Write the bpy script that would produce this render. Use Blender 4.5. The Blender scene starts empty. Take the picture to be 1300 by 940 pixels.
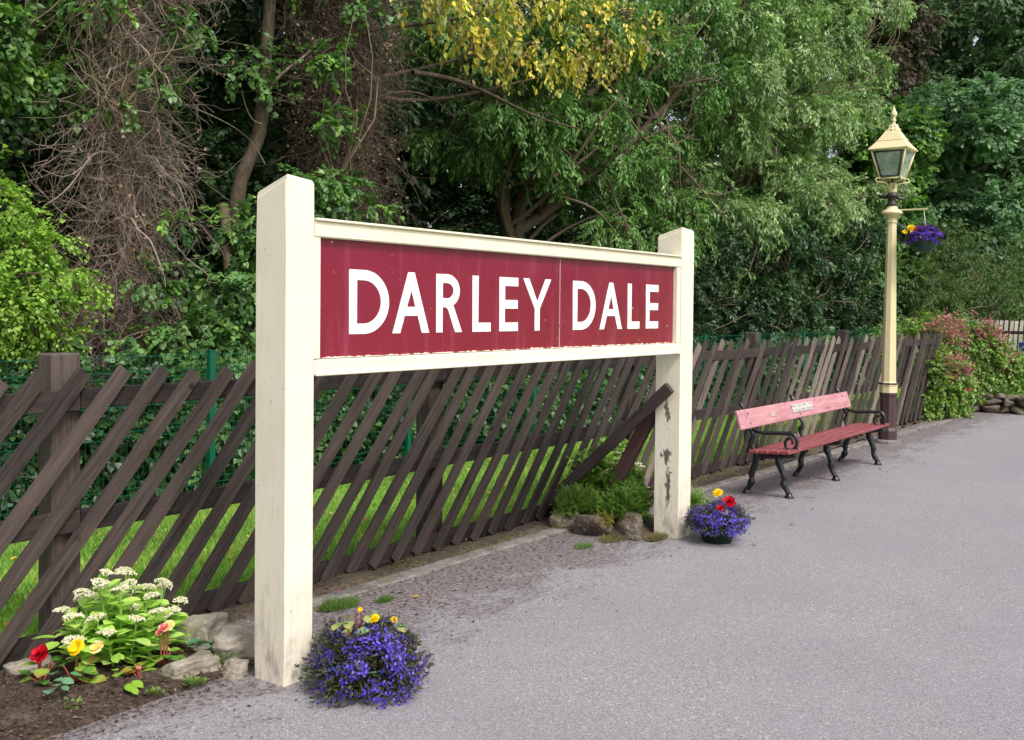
import bpy, bmesh, math, random
import numpy as np
from math import sin, cos, pi, radians, sqrt, atan2
from mathutils import Vector, Matrix, noise

random.seed(7)
RNG = np.random.default_rng(11)
SC = bpy.context.scene
COL = SC.collection

# ------------------------------------------------------------------ camera
EYE = 1.70
TH, PITCH, ROLL = radians(36.5), radians(1.45), radians(0.6)
_f = Vector((cos(TH) * cos(PITCH), sin(TH) * cos(PITCH), -sin(PITCH)))
_r = Vector((sin(TH), -cos(TH), 0))
_u = _r.cross(_f)
_r2 = _r * cos(ROLL) + _u * sin(ROLL)
_u2 = _u * cos(ROLL) - _r * sin(ROLL)
cam_data = bpy.data.cameras.new("camera")
cam = bpy.data.objects.new("camera", cam_data)
COL.objects.link(cam)
cam.matrix_world = Matrix(((_r2.x, _u2.x, -_f.x, 0), (_r2.y, _u2.y, -_f.y, 0),
                           (_r2.z, _u2.z, -_f.z, EYE), (0, 0, 0, 1)))
cam_data.sensor_width = 36
cam_data.sensor_fit = 'HORIZONTAL'
cam_data.lens = 36.0
cam_data.shift_y = -45 / 1300
cam_data.clip_start = 0.05
cam_data.clip_end = 1500
SC.camera = cam

# ------------------------------------------------------------------ light
world = bpy.data.worlds.new("World")
SC.world = world
world.use_nodes = True
SUN_AZ = atan2(-1.0, -0.30)          # direction the sun stands in (x, y)
SUN_EL = radians(52)
wn = world.node_tree
wn.nodes.clear()
sky = wn.nodes.new('ShaderNodeTexSky')
sky.sky_type = 'NISHITA'
sky.sun_disc = False
sky.sun_elevation = SUN_EL
sky.sun_rotation = pi / 2 - SUN_AZ
sky.air_density = 1.0
sky.dust_density = 4.0
bg = wn.nodes.new('ShaderNodeBackground')
bg.inputs[1].default_value = 0.15
hs = wn.nodes.new('ShaderNodeHueSaturation')
hs.inputs['Saturation'].default_value = 0.45
wo = wn.nodes.new('ShaderNodeOutputWorld')
wn.links.new(sky.outputs[0], hs.inputs['Color'])
wn.links.new(hs.outputs[0], bg.inputs[0])
wn.links.new(bg.outputs[0], wo.inputs[0])
sun_d = bpy.data.lights.new("sun", 'SUN')
sun_d.energy = 1.5
sun_d.angle = radians(10)
sun_d.color = (1.0, 0.965, 0.94)
sun = bpy.data.objects.new("sun", sun_d)
COL.objects.link(sun)
_sd = Vector((cos(SUN_AZ) * cos(SUN_EL), sin(SUN_AZ) * cos(SUN_EL), sin(SUN_EL)))
sun.rotation_euler = _sd.to_track_quat('Z', 'Y').to_euler()
sun.location = (0, 0, 20)

SC.view_settings.view_transform = 'Standard'
SC.view_settings.look = 'None'
SC.view_settings.gamma = 1.0
SC.view_settings.exposure = 0.55


# ------------------------------------------------------------------ helpers
def lin(r, g, b):
    f = lambda c: (c / 255 / 12.92) if c / 255 <= 0.04045 else ((c / 255 + 0.055) / 1.055) ** 2.4
    return (f(r), f(g), f(b), 1.0)


def tag(o, label=None, cat=None, group=None, kind=None):
    if label: o['label'] = label
    if cat: o['category'] = cat
    if group: o['group'] = group
    if kind: o['kind'] = kind
    return o


def empty(name, loc=(0, 0, 0), rz=0.0):
    o = bpy.data.objects.new(name, None)
    o.empty_display_size = 0.2
    o.location = loc
    o.rotation_euler = (0, 0, rz)
    COL.objects.link(o)
    return o


def link(name, me, parent=None, loc=None, rot=None, scale=None):
    o = bpy.data.objects.new(name, me)
    COL.objects.link(o)
    if parent: o.parent = parent
    if loc is not None: o.location = loc
    if rot is not None: o.rotation_euler = rot
    if scale is not None: o.scale = scale if hasattr(scale, '__len__') else (scale,) * 3
    return o


def np_mesh(name, V, F, mat, col=None, smooth=False):
    """V (n,3); F (m,k) with constant k; col (n,3) optional point colours"""
    V = np.ascontiguousarray(V, dtype=np.float32)
    F = np.ascontiguousarray(F, dtype=np.int32)
    me = bpy.data.meshes.new(name)
    m, k = F.shape
    me.vertices.add(len(V))
    me.vertices.foreach_set('co', V.ravel())
    me.loops.add(m * k)
    me.loops.foreach_set('vertex_index', F.ravel())
    me.polygons.add(m)
    me.polygons.foreach_set('loop_start', np.arange(0, m * k, k, dtype=np.int32))
    me.polygons.foreach_set('loop_total', np.full(m, k, dtype=np.int32))
    me.polygons.foreach_set('use_smooth', np.full(m, smooth, dtype=bool))
    if col is not None:
        a = me.color_attributes.new('tint', 'FLOAT_COLOR', 'POINT')
        c4 = np.ones((len(V), 4), dtype=np.float32)
        c4[:, :3] = col
        a.data.foreach_set('color', c4.ravel())
    me.materials.append(mat)
    me.update(calc_edges=True)
    return me


class MB:
    """small mesh builder on a bmesh"""
    def __init__(self): self.bm = bmesh.new()

    def box(self, c, s, rot=None, bevel=0.0):
        r = bmesh.ops.create_cube(self.bm, size=1.0)
        vs = r['verts']
        for v in vs:
            v.co = Vector((v.co.x * s[0], v.co.y * s[1], v.co.z * s[2]))
        if bevel:
            es = list({e for v in vs for e in v.link_edges})
            rb = bmesh.ops.bevel(self.bm, geom=es, offset=bevel, segments=1, affect='EDGES')
            vs = rb['verts']
            vs = list({v for f in rb['faces'] for v in f.verts} | set(vs))
        M = Matrix.Translation(c)
        if rot is not None: M = M @ rot.to_4x4()
        bmesh.ops.transform(self.bm, matrix=M, verts=vs)
        return self

    def tube(self, pts, rad, n=8, cap=True):
        pts = [Vector(p) for p in pts]
        if not hasattr(rad, '__len__'): rad = [rad] * len(pts)
        rings = []
        prev = None
        for i, p in enumerate(pts):
            a = pts[max(i - 1, 0)]
            b = pts[min(i + 1, len(pts) - 1)]
            t = (b - a).normalized()
            if prev is None:
                x = t.orthogonal().normalized()
            else:
                x = prev - t * prev.dot(t)
                x = x.normalized() if x.length > 1e-6 else t.orthogonal().normalized()
            prev = x
            y = t.cross(x)
            rings.append([self.bm.verts.new(p + (x * cos(2 * pi * k / n) + y * sin(2 * pi * k / n)) * rad[i]) for k in range(n)])
        for i in range(len(rings) - 1):
            for k in range(n):
                f = self.bm.faces.new((rings[i][k], rings[i][(k + 1) % n], rings[i + 1][(k + 1) % n], rings[i + 1][k]))
                f.smooth = n > 5
        if cap:
            self.bm.faces.new(rings[0][::-1])
            self.bm.faces.new(rings[-1])
        return self

    def lathe(self, prof, c=(0, 0, 0), n=16, rot0=0.0, smooth=True, capb=True, capt=True):
        c = Vector(c)
        rings = [[self.bm.verts.new(c + Vector((r * cos(rot0 + 2 * pi * k / n), r * sin(rot0 + 2 * pi * k / n), z))) for k in range(n)] for r, z in prof]
        for i in range(len(rings) - 1):
            for k in range(n):
                f = self.bm.faces.new((rings[i][k], rings[i][(k + 1) % n], rings[i + 1][(k + 1) % n], rings[i + 1][k]))
                f.smooth = smooth
        if capb: self.bm.faces.new(rings[0][::-1])
        if capt: self.bm.faces.new(rings[-1])
        return self

    def prism(self, poly, y0, y1):
        """polygon in xz extruded from y0 to y1"""
        a = [self.bm.verts.new((p[0], y0, p[1])) for p in poly]
        b = [self.bm.verts.new((p[0], y1, p[1])) for p in poly]
        n = len(poly)
        self.bm.faces.new(a)
        self.bm.faces.new(b[::-1])
        for i in range(n):
            self.bm.faces.new((a[i], b[i], b[(i + 1) % n], a[(i + 1) % n]))
        return self

    def mesh(self, name, mat):
        bmesh.ops.recalc_face_normals(self.bm, faces=self.bm.faces)
        me = bpy.data.meshes.new(name)
        self.bm.to_mesh(me)
        self.bm.free()
        me.materials.append(mat)
        return me

    def build(self, name, mat, parent=None, loc=None, rot=None):
        return link(name, self.mesh(name, mat), parent, loc, rot)


# ------------------------------------------------------------------ materials
class N:
    def __init__(self, name):
        self.m = bpy.data.materials.new(name)
        self.m.use_nodes = True
        self.t = self.m.node_tree
        self.t.nodes.clear()
        self.out = self.t.nodes.new('ShaderNodeOutputMaterial')
        self.p = self.t.nodes.new('ShaderNodeBsdfPrincipled')
        self.t.links.new(self.p.outputs[0], self.out.inputs[0])

    def n(self, typ, ins=None, **kw):
        nd = self.t.nodes.new(typ)
        for k, v in kw.items(): setattr(nd, k, v)
        for k, v in (ins or {}).items():
            if isinstance(v, bpy.types.NodeSocket): self.t.links.new(v, nd.inputs[k])
            else: nd.inputs[k].default_value = v
        return nd

    def L(self, a, b): self.t.links.new(a, b)

    def coord(self, which='Object', scale=(1, 1, 1), rand=False):
        tc = self.n('ShaderNodeTexCoord')
        v = tc.outputs[which]
        if rand:
            oi = self.n('ShaderNodeObjectInfo')
            ml = self.n('ShaderNodeMath', {0: oi.outputs['Random'], 1: 37.0}, operation='MULTIPLY')
            v = self.n('ShaderNodeVectorMath', {0: v, 1: ml.outputs[0]}, operation='ADD').outputs[0]
        return self.n('ShaderNodeMapping', {'Vector': v, 'Scale': scale}).outputs[0]

    def noise(self, vec, scale, detail=4, rough=0.6, dist=0.0):
        return self.n('ShaderNodeTexNoise', {'Vector': vec, 'Scale': scale, 'Detail': detail, 'Roughness': rough, 'Distortion': dist}).outputs[0]

    def ramp(self, fac, stops):
        r = self.n('ShaderNodeValToRGB', {0: fac})
        e = r.color_ramp.elements
        while len(e) < len(stops): e.new(0.5)
        for i, (p, c) in enumerate(stops):
            e[i].position = p
            e[i].color = c if hasattr(c, '__len__') else (c, c, c, 1)
        return r.outputs[0]

    def mix(self, fac, a, b, mode='MIX'):
        nd = self.n('ShaderNodeMix', data_type='RGBA', blend_type=mode)
        for k, v in ((0, fac), (6, a), (7, b)):
            if isinstance(v, bpy.types.NodeSocket): self.L(v, nd.inputs[k])
            else: nd.inputs[k].default_value = v
        return nd.outputs[2]

    def math(self, op, a, b=0.0, c=None):
        d = {0: a, 1: b}
        if c is not None: d[2] = c
        return self.n('ShaderNodeMath', d, operation=op).outputs[0]

    def bump(self, h, strength=0.3, dist=0.01):
        b = self.n('ShaderNodeBump', {'Height': h, 'Strength': strength, 'Distance': dist})
        self.L(b.outputs[0], self.p.inputs['Normal'])

    def base(self, c, rough=0.6, metal=0.0, spec=None):
        for k, v in (('Base Color', c), ('Roughness', rough), ('Metallic', metal)):
            if isinstance(v, bpy.types.NodeSocket): self.L(v, self.p.inputs[k])
            else: self.p.inputs[k].default_value = v
        if spec is not None: self.p.inputs['Specular IOR Level'].default_value = spec
        return self.m


def m_plain(name, c, rough=0.6, metal=0.0, var=0.25, sc=20, bump=0.15):
    k = N(name)
    v = k.coord()
    n = k.noise(v, sc)
    c2 = tuple(x * (1 - var) for x in c[:3]) + (1,)
    k.base(k.mix(n, c2, c), rough, metal)
    if bump: k.bump(n, bump, 0.003)
    return k.m


def m_leaf(name, rough=0.40, trans=0.32, spec=0.5):
    k = N(name)
    a = k.n('ShaderNodeAttribute', attribute_name='tint')
    k.base(a.outputs['Color'], rough, 0, spec)
    g = k.mix(1.0, a.outputs['Color'], (1.0, 1.12, 0.72, 1), 'MULTIPLY')
    tr = k.n('ShaderNodeBsdfTranslucent', {'Color': g})
    mx = k.n('ShaderNodeMixShader', {0: trans, 1: k.p.outputs[0], 2: tr.outputs[0]})
    k.L(mx.outputs[0], k.out.inputs[0])
    return k.m


def m_wood(name, dark, light, along=(1, 1, 1), rough=0.75, rand=True, knot=True):
    k = N(name)
    v = k.coord('Object', along, rand)
    g1 = k.noise(v, 6, 6, 0.65, 0.6)
    g2 = k.noise(v, 22, 4, 0.7, 0.3)
    oi = k.n('ShaderNodeObjectInfo')
    f = k.math('ADD', k.math('MULTIPLY', g1, 0.6), k.math('MULTIPLY', g2, 0.4))
    f = k.math('ADD', f, k.math('MULTIPLY', k.math('SUBTRACT', oi.outputs['Random'], 0.5), 0.22))
    c = k.ramp(f, [(0.32, dark), (0.52, tuple((a + b) / 2 for a, b in zip(dark, light))), (0.70, light)])
    if knot:
        v2 = k.coord('Object', (1, 1, 1), rand)
        vo = k.n('ShaderNodeTexVoronoi', {'Vector': v2, 'Scale': 3.4})
        kn = k.ramp(vo.outputs['Distance'], [(0.03, 1.0), (0.10, 0.0)])
        c = k.mix(kn, c, tuple(x * 0.35 for x in dark[:3]) + (1,))
    k.base(c, rough, 0, 0.35)
    k.bump(f, 0.5, 0.004)
    return k.m


M = {}
M['picket'] = m_wood('stained_picket', lin(26, 21, 19), lin(92, 79, 73), (6, 6, 0.30))
M['picket_pale'] = m_wood('weathered_picket', lin(74, 62, 60), lin(152, 134, 124), (5, 5, 0.35))
M['rail'] = m_wood('stained_rail', lin(24, 20, 19), lin(66, 55, 51), (0.35, 5, 5))
M['fpost'] = m_wood('fence_post_wood', lin(26, 22, 21), lin(98, 85, 78), (6, 6, 0.4))
M['strut_dark'] = m_wood('tarred_timber', lin(44, 36, 34), lin(92, 78, 74), (6, 6, 0.4))
M['strut_red'] = m_wood('brown_timber', lin(52, 34, 34), lin(96, 68, 66), (6, 6, 0.4))
M['farpicket'] = m_wood('bleached_picket', lin(146, 132, 124), lin(214, 202, 192), (5, 5, 0.35))


def m_cream(name, chips=None):
    k = N(name)
    tc = k.n('ShaderNodeTexCoord')
    v = tc.outputs['Object']
    streak = k.noise(k.n('ShaderNodeMapping', {'Vector': v, 'Scale': (26, 26, 1.1)}).outputs[0], 1.6, 6, 0.65)
    blot = k.noise(v, 3.0, 5)
    fine = k.noise(v, 60, 3)
    base = k.mix(k.ramp(blot, [(0.35, 0.0), (0.7, 1.0)]), lin(239, 229, 208), lin(230, 219, 196))
    dirt = k.ramp(streak, [(0.60, 0.0), (0.78, 0.55)])
    c = k.mix(dirt, base, lin(186, 178, 152))
    hair = k.noise(k.n('ShaderNodeMapping', {'Vector': v, 'Scale': (55, 55, 1.6)}).outputs[0], 1.0, 3, 0.5, 0.3)
    c = k.mix(k.ramp(hair, [(0.492, 0.0), (0.499, 0.5), (0.506, 0.0)]), c, lin(168, 158, 132))
    sp = k.noise(v, 38, 2)
    c = k.mix(k.ramp(sp, [(0.70, 0.0), (0.745, 0.6)]), c, lin(140, 130, 112))
    sep = k.n('ShaderNodeSeparateXYZ', {0: v})
    # grime and splash stains near the foot, of their own ragged shape
    gr = k.math('MULTIPLY', k.ramp(k.noise(k.n('ShaderNodeMapping', {'Vector': v, 'Scale': (7, 7, 3)}).outputs[0], 2.2, 6, 0.7), [(0.46, 0.0), (0.68, 1.0)]),
                k.ramp(sep.outputs['Z'], [(0.05, 0.75), (0.55, 0.0)]))
    c = k.mix(gr, c, lin(128, 124, 112))
    if chips:
        tot = None
        wob = k.noise(k.n('ShaderNodeMapping', {'Vector': v, 'Scale': (9, 14, 6)}).outputs[0], 2.0, 5, 0.7)
        for (cy, cz, ry, rz, lim) in chips:
            dy = k.math('DIVIDE', k.math('SUBTRACT', sep.outputs['Y'], cy), ry)
            dz = k.math('DIVIDE', k.math('SUBTRACT', sep.outputs['Z'], cz), rz)
            d = k.math('SQRT', k.math('ADD', k.math('MULTIPLY', dy, dy), k.math('MULTIPLY', dz, dz)))
            d = k.math('ADD', d, k.math('MULTIPLY', k.math('SUBTRACT', wob, 0.5), 4.2))
            e = k.ramp(d, [(lim, 1.0), (lim + 0.07, 0.0)])
            tot = e if tot is None else k.math('MAXIMUM', tot, e)
        # only the side that faces down the platform has lost its paint
        side = k.ramp(k.math('ADD', sep.outputs['X'], 0.5), [(0.502, 1.0), (0.506, 0.0)])
        tot = k.math('MULTIPLY', tot, side)
        c = k.mix(tot, c, k.mix(streak, lin(60, 52, 48), lin(140, 130, 118)))
        k.bump(k.math('SUBTRACT', fine, k.math('MULTIPLY', tot, 3.0)), 0.25, 0.002)
    else:
        k.bump(k.math('ADD', fine, k.math('MULTIPLY', streak, 2.0)), 0.22, 0.002)
    k.base(c, 0.5, 0, 0.4)
    return k.m


M['cream'] = m_cream('cream_paint')
M['cream_chip'] = m_cream('cream_paint_flaking', [(0.10, 0.96, 0.035, 0.16, 0.55), (0.105, 0.60, 0.05, 0.10, 0.5), (0.085, 0.40, 0.03, 0.17, 0.55)])
M['lampcream'] = m_plain('lamp_cream', lin(226, 210, 164), 0.45, var=0.16, sc=14, bump=0.15)
M['brownpaint'] = m_plain('brown_paint', lin(74, 54, 54), 0.4, var=0.25, sc=8)
M['iron'] = m_plain('black_iron', lin(34, 36, 40), 0.24, 0.0, var=0.4, sc=30, bump=0.4)
M['darkiron'] = m_plain('dark_casting', lin(60, 48, 50), 0.4, 0.0, var=0.4, sc=30)
M['green_metal'] = m_plain('green_coated_steel', lin(6, 92, 66), 0.4, var=0.15)
M['potgreen'] = m_plain('green_plastic', lin(24, 58, 48), 0.35, var=0.2)
M['soilpot'] = m_plain('compost', lin(60, 48, 38), 0.95, var=0.5, sc=60, bump=0.8)
M['white'] = m_plain('white_enamel', lin(244, 243, 240), 0.3, var=0.03, sc=10, bump=0.03)
M['chain'] = m_plain('chain_wire', lin(150, 150, 146), 0.4, 0.6)


def m_maroon():
    k = N('maroon_enamel')
    v = k.coord('Object')
    blot = k.noise(v, 2.2, 5, 0.6)
    c = k.mix(blot, lin(114, 10, 42), lin(134, 22, 54))
    # chalky bloom and runs
    run = k.noise(k.n('ShaderNodeMapping', {'Vector': v, 'Scale': (9, 1, 0.8)}).outputs[0], 1.4, 5, 0.6)
    c = k.mix(k.ramp(run, [(0.55, 0.0), (0.80, 0.35)]), c, lin(178, 92, 122))
    scr = k.noise(k.n('ShaderNodeMapping', {'Vector': v, 'Scale': (1, 1, 1)}).outputs[0], 34, 6, 0.8, 1.2)
    m = k.math('MULTIPLY', k.ramp(scr, [(0.60, 0.0), (0.68, 0.6)]), k.ramp(k.noise(v, 3.3, 2), [(0.5, 0.0), (0.66, 1.0)]))
    c = k.mix(m, c, lin(205, 130, 145))
    vo = k.n('ShaderNodeTexVoronoi', {'Vector': v, 'Scale': 7.0})
    c = k.mix(k.ramp(vo.outputs['Distance'], [(0.028, 1.0), (0.045, 0.0)]), c, lin(226, 190, 190))
    sep = k.n('ShaderNodeSeparateXYZ', {0: v})
    ed = k.math('ADD', sep.outputs['Z'], k.math('MULTIPLY', k.math('SUBTRACT', k.noise(k.n('ShaderNodeMapping', {'Vector': v, 'Scale': (1, 1, .2)}).outputs[0], 26, 5, 0.75), 0.5), -0.040))
    c = k.mix(k.math('LESS_THAN', ed, 1.4635), c, lin(232, 222, 204))
    ru = k.noise(v, 55, 3, 0.6)
    c = k.mix(k.math('MULTIPLY', k.ramp(ru, [(0.70, 0.0), (0.73, 0.8)]), k.ramp(k.noise(v, 2.1, 2), [(0.45, 0.0), (0.6, 1.0)])), c, lin(92, 40, 34))
    k.base(c, k.ramp(blot, [(0.3, 0.16), (0.7, 0.36)]), 0, 0.5)
    k.bump(k.noise(v, 5, 2), 0.08, 0.01)
    return k.m


M['maroon'] = m_maroon()


def m_redboard(name, a, b, scal=(0.5, 6, 6)):
    k = N(name)
    v = k.coord('Object', scal)
    g = k.noise(v, 5, 6, 0.7, 0.4)
    v2 = k.coord('Object')
    w = k.noise(v2, 7, 5, 0.65)
    c = k.mix(k.ramp(g, [(0.35, 0.0), (0.68, 1.0)]), a, b)
    c = k.mix(k.ramp(w, [(0.60, 0.0), (0.72, 0.7)]), c, lin(122, 56, 60))
    k.base(c, 0.38, 0, 0.5)
    k.bump(g, 0.25, 0.003)
    return k.m


M['seatred'] = m_redboard('faded_red_paint', lin(112, 40, 46), lin(156, 80, 84))
M['backpink'] = m_redboard('bleached_red_paint', lin(172, 112, 118), lin(206, 152, 155))


def m_plaque():
    k = N('engraved_plaque')
    tc = k.n('ShaderNodeTexCoord')
    mp = k.n('ShaderNodeMapping', {'Vector': tc.outputs['Object'], 'Scale': (40, 1, 18)})
    b = k.n('ShaderNodeTexNoise', {'Vector': mp.outputs[0], 'Scale': 1.0, 'Detail': 1.0})
    row = k.n('ShaderNodeTexWave', {'Vector': tc.outputs['Object'], 'Scale': 7.0}, bands_direction='Z')
    f = k.math('MULTIPLY', k.ramp(b.outputs[0], [(0.48, 0.0), (0.54, 1.0)]), k.ramp(row.outputs[1], [(0.35, 0.0), (0.5, 1.0)]))
    k.base(k.mix(k.math('MULTIPLY', f, 0.65), lin(196, 190, 184), lin(96, 98, 98)), 0.3)
    return k.m


M['plaque'] = m_plaque()


def m_asphalt():
    k = N('weathered_asphalt')
    tc = k.n('ShaderNodeTexCoord')
    v = tc.outputs['Object']
    n1 = k.noise(v, 120, 3, 0.7)
    n2 = k.noise(v, 0.7, 5, 0.6)
    n3 = k.noise(v, 34, 4, 0.7)
    vo = k.n('ShaderNodeTexVoronoi', {'Vector': v, 'Scale': 105.0})
    st = k.n('ShaderNodeSeparateColor', {0: vo.outputs['Color']})
    c = k.mix(st.outputs[0], lin(134, 133, 134), lin(164, 163, 164))
    c = k.mix(k.ramp(n1, [(0.40, 0.75), (0.54, 0.0)]), c, lin(98, 93, 97))
    c = k.mix(k.ramp(k.noise(v, 64, 3, 0.8), [(0.36, 0.55), (0.46, 0.0)]), c, lin(96, 89, 91))
    c = k.mix(k.ramp(k.noise(v, 1.6, 6, 0.7), [(0.45, 0.0), (0.62, 0.30)]), c, lin(146, 139, 144))
    c = k.mix(k.ramp(st.outputs[1], [(0.96, 0.0), (0.98, 0.45)]), c, lin(205, 200, 200))
    c = k.mix(k.ramp(n2, [(0.42, 0.0), (0.62, 0.35)]), c, lin(126, 122, 127))
    # grit and rotted leaf swept up along the fence side
    sep = k.n('ShaderNodeSeparateXYZ', {0: v})
    edge = k.n('ShaderNodeMapRange', {0: sep.outputs['Y'], 1: 3.0, 2: 4.25, 3: 0.0, 4: 1.0}).outputs[0]
    wob = k.noise(k.n('ShaderNodeMapping', {'Vector': v, 'Scale': (0.8, 1.6, 1)}).outputs[0], 2.4, 7, 0.72, 0.5)
    e = k.math('ADD', edge, k.math('ADD', k.math('MULTIPLY', k.math('SUBTRACT', wob, 0.5), 1.7), k.math('MULTIPLY', k.math('SUBTRACT', k.noise(v, 16, 6, 0.8), 0.5), 1.3)))
    mask = k.ramp(e, [(0.34, 0.0), (0.60, 1.0)])
    grit = k.mix(k.ramp(n3, [(0.35, 0.0), (0.65, 1.0)]), lin(54, 42, 38), lin(138, 124, 122))
    gm = k.math('MULTIPLY', mask, k.ramp(k.noise(v, 30, 5, 0.85), [(0.42, 0.25), (0.56, 1.0)]))
    c = k.mix(gm, c, grit)
    # scattered small crumbs
    cr = k.noise(v, 42, 2, 0.5)
    crm = k.math('MULTIPLY', k.ramp(cr, [(0.60, 0.0), (0.64, 0.8)]), k.ramp(k.math('ADD', edge, wob), [(0.5, 0.15), (1.1, 1.0)]))
    c = k.mix(crm, c, lin(60, 46, 42))
    k.base(c, 0.85, 0, 0.3)
    k.bump(k.math('ADD', n1, k.math('MULTIPLY', vo.outputs['Distance'], 1.0)), 0.35, 0.004)
    return k.m


M['asphalt'] = m_asphalt()


def m_ground(name, cols, sc=30, bump=0.6):
    k = N(name)
    v = k.coord('Object')
    a = k.noise(v, sc, 6, 0.75)
    b = k.noise(v, sc * 0.12, 4)
    f = k.math('ADD', k.math('MULTIPLY', a, 0.7), k.math('MULTIPLY', b, 0.3))
    st = [(0.32 + 0.36 * i / (len(cols) - 1), c) for i, c in enumerate(cols)]
    k.base(k.ramp(f, st), 0.95, 0, 0.2)
    k.bump(a, bump, 0.02)
    return k.m


M['soil'] = m_ground('gritty_soil', [lin(48, 42, 34), lin(82, 72, 60), lin(116, 104, 88), lin(84, 92, 54)], 30, 1.0)
M['earth'] = m_ground('woodland_earth', [lin(34, 32, 22), lin(60, 56, 34), lin(48, 62, 28)], 10)
M['turf'] = m_ground('turf', [lin(92, 134, 42), lin(120, 164, 56), lin(140, 182, 72)], 18)
M['mulch'] = m_ground('mulch', [lin(44, 36, 30), lin(84, 70, 60), lin(120, 104, 92)], 40, 1.0)


def m_stone(name, a, b, moss):
    k = N(name)
    v = k.coord('Object', (1, 1, 1), True)
    n1 = k.noise(v, 7, 6, 0.7)
    n2 = k.noise(v, 40, 4, 0.7)
    c = k.mix(k.ramp(n1, [(0.3, 0.0), (0.7, 1.0)]), a, b)
    c = k.mix(k.ramp(n2, [(0.55, 0.0), (0.7, 0.5)]), c, lin(206, 200, 188))
    c = k.mix(k.ramp(k.noise(v, 4, 4), [(0.58, 0.0), (0.7, moss)]), c, lin(98, 108, 58))
    st = k.noise(k.coord('Object', (1, 1, 9), True), 4, 3, 0.5, 0.4)
    c = k.mix(k.ramp(st, [(0.3, 0.4), (0.5, 0.0)]), c, lin(90, 82, 72))
    k.base(c, 0.9, 0, 0.2)
    k.bump(k.math('ADD', n1, k.math('ADD', k.math('MULTIPLY', n2, 0.4), st)), 0.7, 0.02)
    return k.m


M['stone'] = m_stone('gritstone', lin(112, 103, 90), lin(172, 163, 148), 0.45)
M['wallstone'] = m_stone('wall_gritstone', lin(88, 78, 68), lin(146, 134, 118), 0.6)
M['bedstone'] = m_stone('bed_gritstone', lin(58, 50, 44), lin(112, 101, 88), 0.7)
M['kerb'] = m_stone('concrete_edging', lin(98, 91, 86), lin(146, 139, 133), 0.5)
M['bark'] = m_wood('bark', lin(56, 46, 36), lin(124, 108, 88), (5, 5, 0.9), 0.9, False, False)
M['twig'] = m_wood('dead_stem', lin(78, 64, 56), lin(160, 142, 128), (1, 1, 1), 0.85, False, False)
M['twigdark'] = m_wood('dead_stem_brown', lin(70, 55, 48), lin(146, 124, 110), (1, 1, 1), 0.85, False, False)
M['cutwood'] = m_plain('sawn_wood', lin(196, 184, 160), 0.8, var=0.2, sc=30)
M['leaf'] = m_leaf('leaf')
M['leafmatt'] = m_leaf('leaf_matt', 0.55, 0.3, 0.3)
M['petal'] = m_leaf('petal', 0.6, 0.25, 0.2)
M['grass'] = m_leaf('grass_blade', 0.5, 0.4, 0.3)


def m_glass():
    k = N('lantern_glass')
    v = k.coord('Object')
    g = k.n('ShaderNodeBsdfGlossy', {'Color': (0.9, 0.95, 0.93, 1), 'Roughness': 0.06})
    t = k.n('ShaderNodeBsdfTransparent', {'Color': (0.93, 0.95, 0.94, 1)})
    d = k.n('ShaderNodeBsdfDiffuse', {'Color': lin(190, 200, 196)})
    fr = k.n('ShaderNodeFresnel', {'IOR': 1.5})
    m1 = k.n('ShaderNodeMixShader', {0: k.math('ADD', fr.outputs[0], 0.18), 1: t.outputs[0], 2: g.outputs[0]})
    m2 = k.n('ShaderNodeMixShader', {0: k.ramp(k.noise(v, 9, 4), [(0.38, 0.2), (0.62, 0.6)]), 1: m1.outputs[0], 2: d.outputs[0]})
    k.L(m2.outputs[0], k.out.inputs[0])
    return k.m


M['glass'] = m_glass()


def tint_mat(name, c, rough=0.5): return m_plain(name, c, rough, var=0.15, sc=40, bump=0.1)


# ================================================================== GROUND
def grid_mesh(name, x0, x1, y0, y1, nx, ny, zf, mat, smooth=True):
    xs = np.linspace(x0, x1, nx + 1)
    ys = np.linspace(y0, y1, ny + 1)
    V = np.array([(x, y, zf(x, y)) for y in ys for x in xs])
    i = np.arange(nx)
    F = np.concatenate([np.stack([i + j * (nx + 1), i + 1 + j * (nx + 1), i + 1 + (j + 1) * (nx + 1), i + (j + 1) * (nx + 1)], 1) for j in range(ny)])
    return np_mesh(name, V, F, mat, smooth=smooth)


def struct(name, me, parent=None):
    o = link(name, me, parent)
    o['kind'] = 'structure'
    return o


struct('ground', grid_mesh('ground', -500, 500, -500, 500, 8, 8, lambda x, y: -0.12, M['turf']))
# station platform: asphalt with a real drop on its far side
pb = MB()
pb.box((22, 1.02, -0.3), (64, 6.6, 0.6))
struct('platform', pb.mesh('platform', M['asphalt']))


def fence_y(x):
    if x < 10: return 4.62
    return 4.62 - 0.036 * (x - 10) - 0.0 * x


def soil_z(x, y):
    if x < 7.3 and y < 4.43: return -0.035
    return 0.012 + 0.03 * noise.noise(Vector((x * 3, y * 3, 1))) + 0.012 * noise.noise(Vector((x * 11, y * 11, 4)))


struct('soil_strip', grid_mesh('soil_strip', -6, 19.0, 4.31, 5.0, 400, 14, soil_z, M['soil']))
struct('lawn', grid_mesh('lawn', -8, 40, 4.9, 7.6, 120, 12,
                         lambda x, y: 0.01 + 0.03 * noise.noise(Vector((x * .7, y * .7, 2))), M['turf']))
struct('woodland_floor', grid_mesh('woodland_floor', -30, 120, 7.35, 60, 60, 30,
                                   lambda x, y: -.03 + 0.09 * max(0, y - 9) + min(.15, .04 * max(0, y - 7.6)) * noise.noise(Vector((x * .3, y * .3, 5))), M['earth']))
struct('far_lawn', grid_mesh('far_lawn', 19.15, 60, -6, 5.4, 60, 20,
                             lambda x, y: 0.26 + 0.03 * noise.noise(Vector((x * .5, y * .5, 3))), M['turf']))

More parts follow.
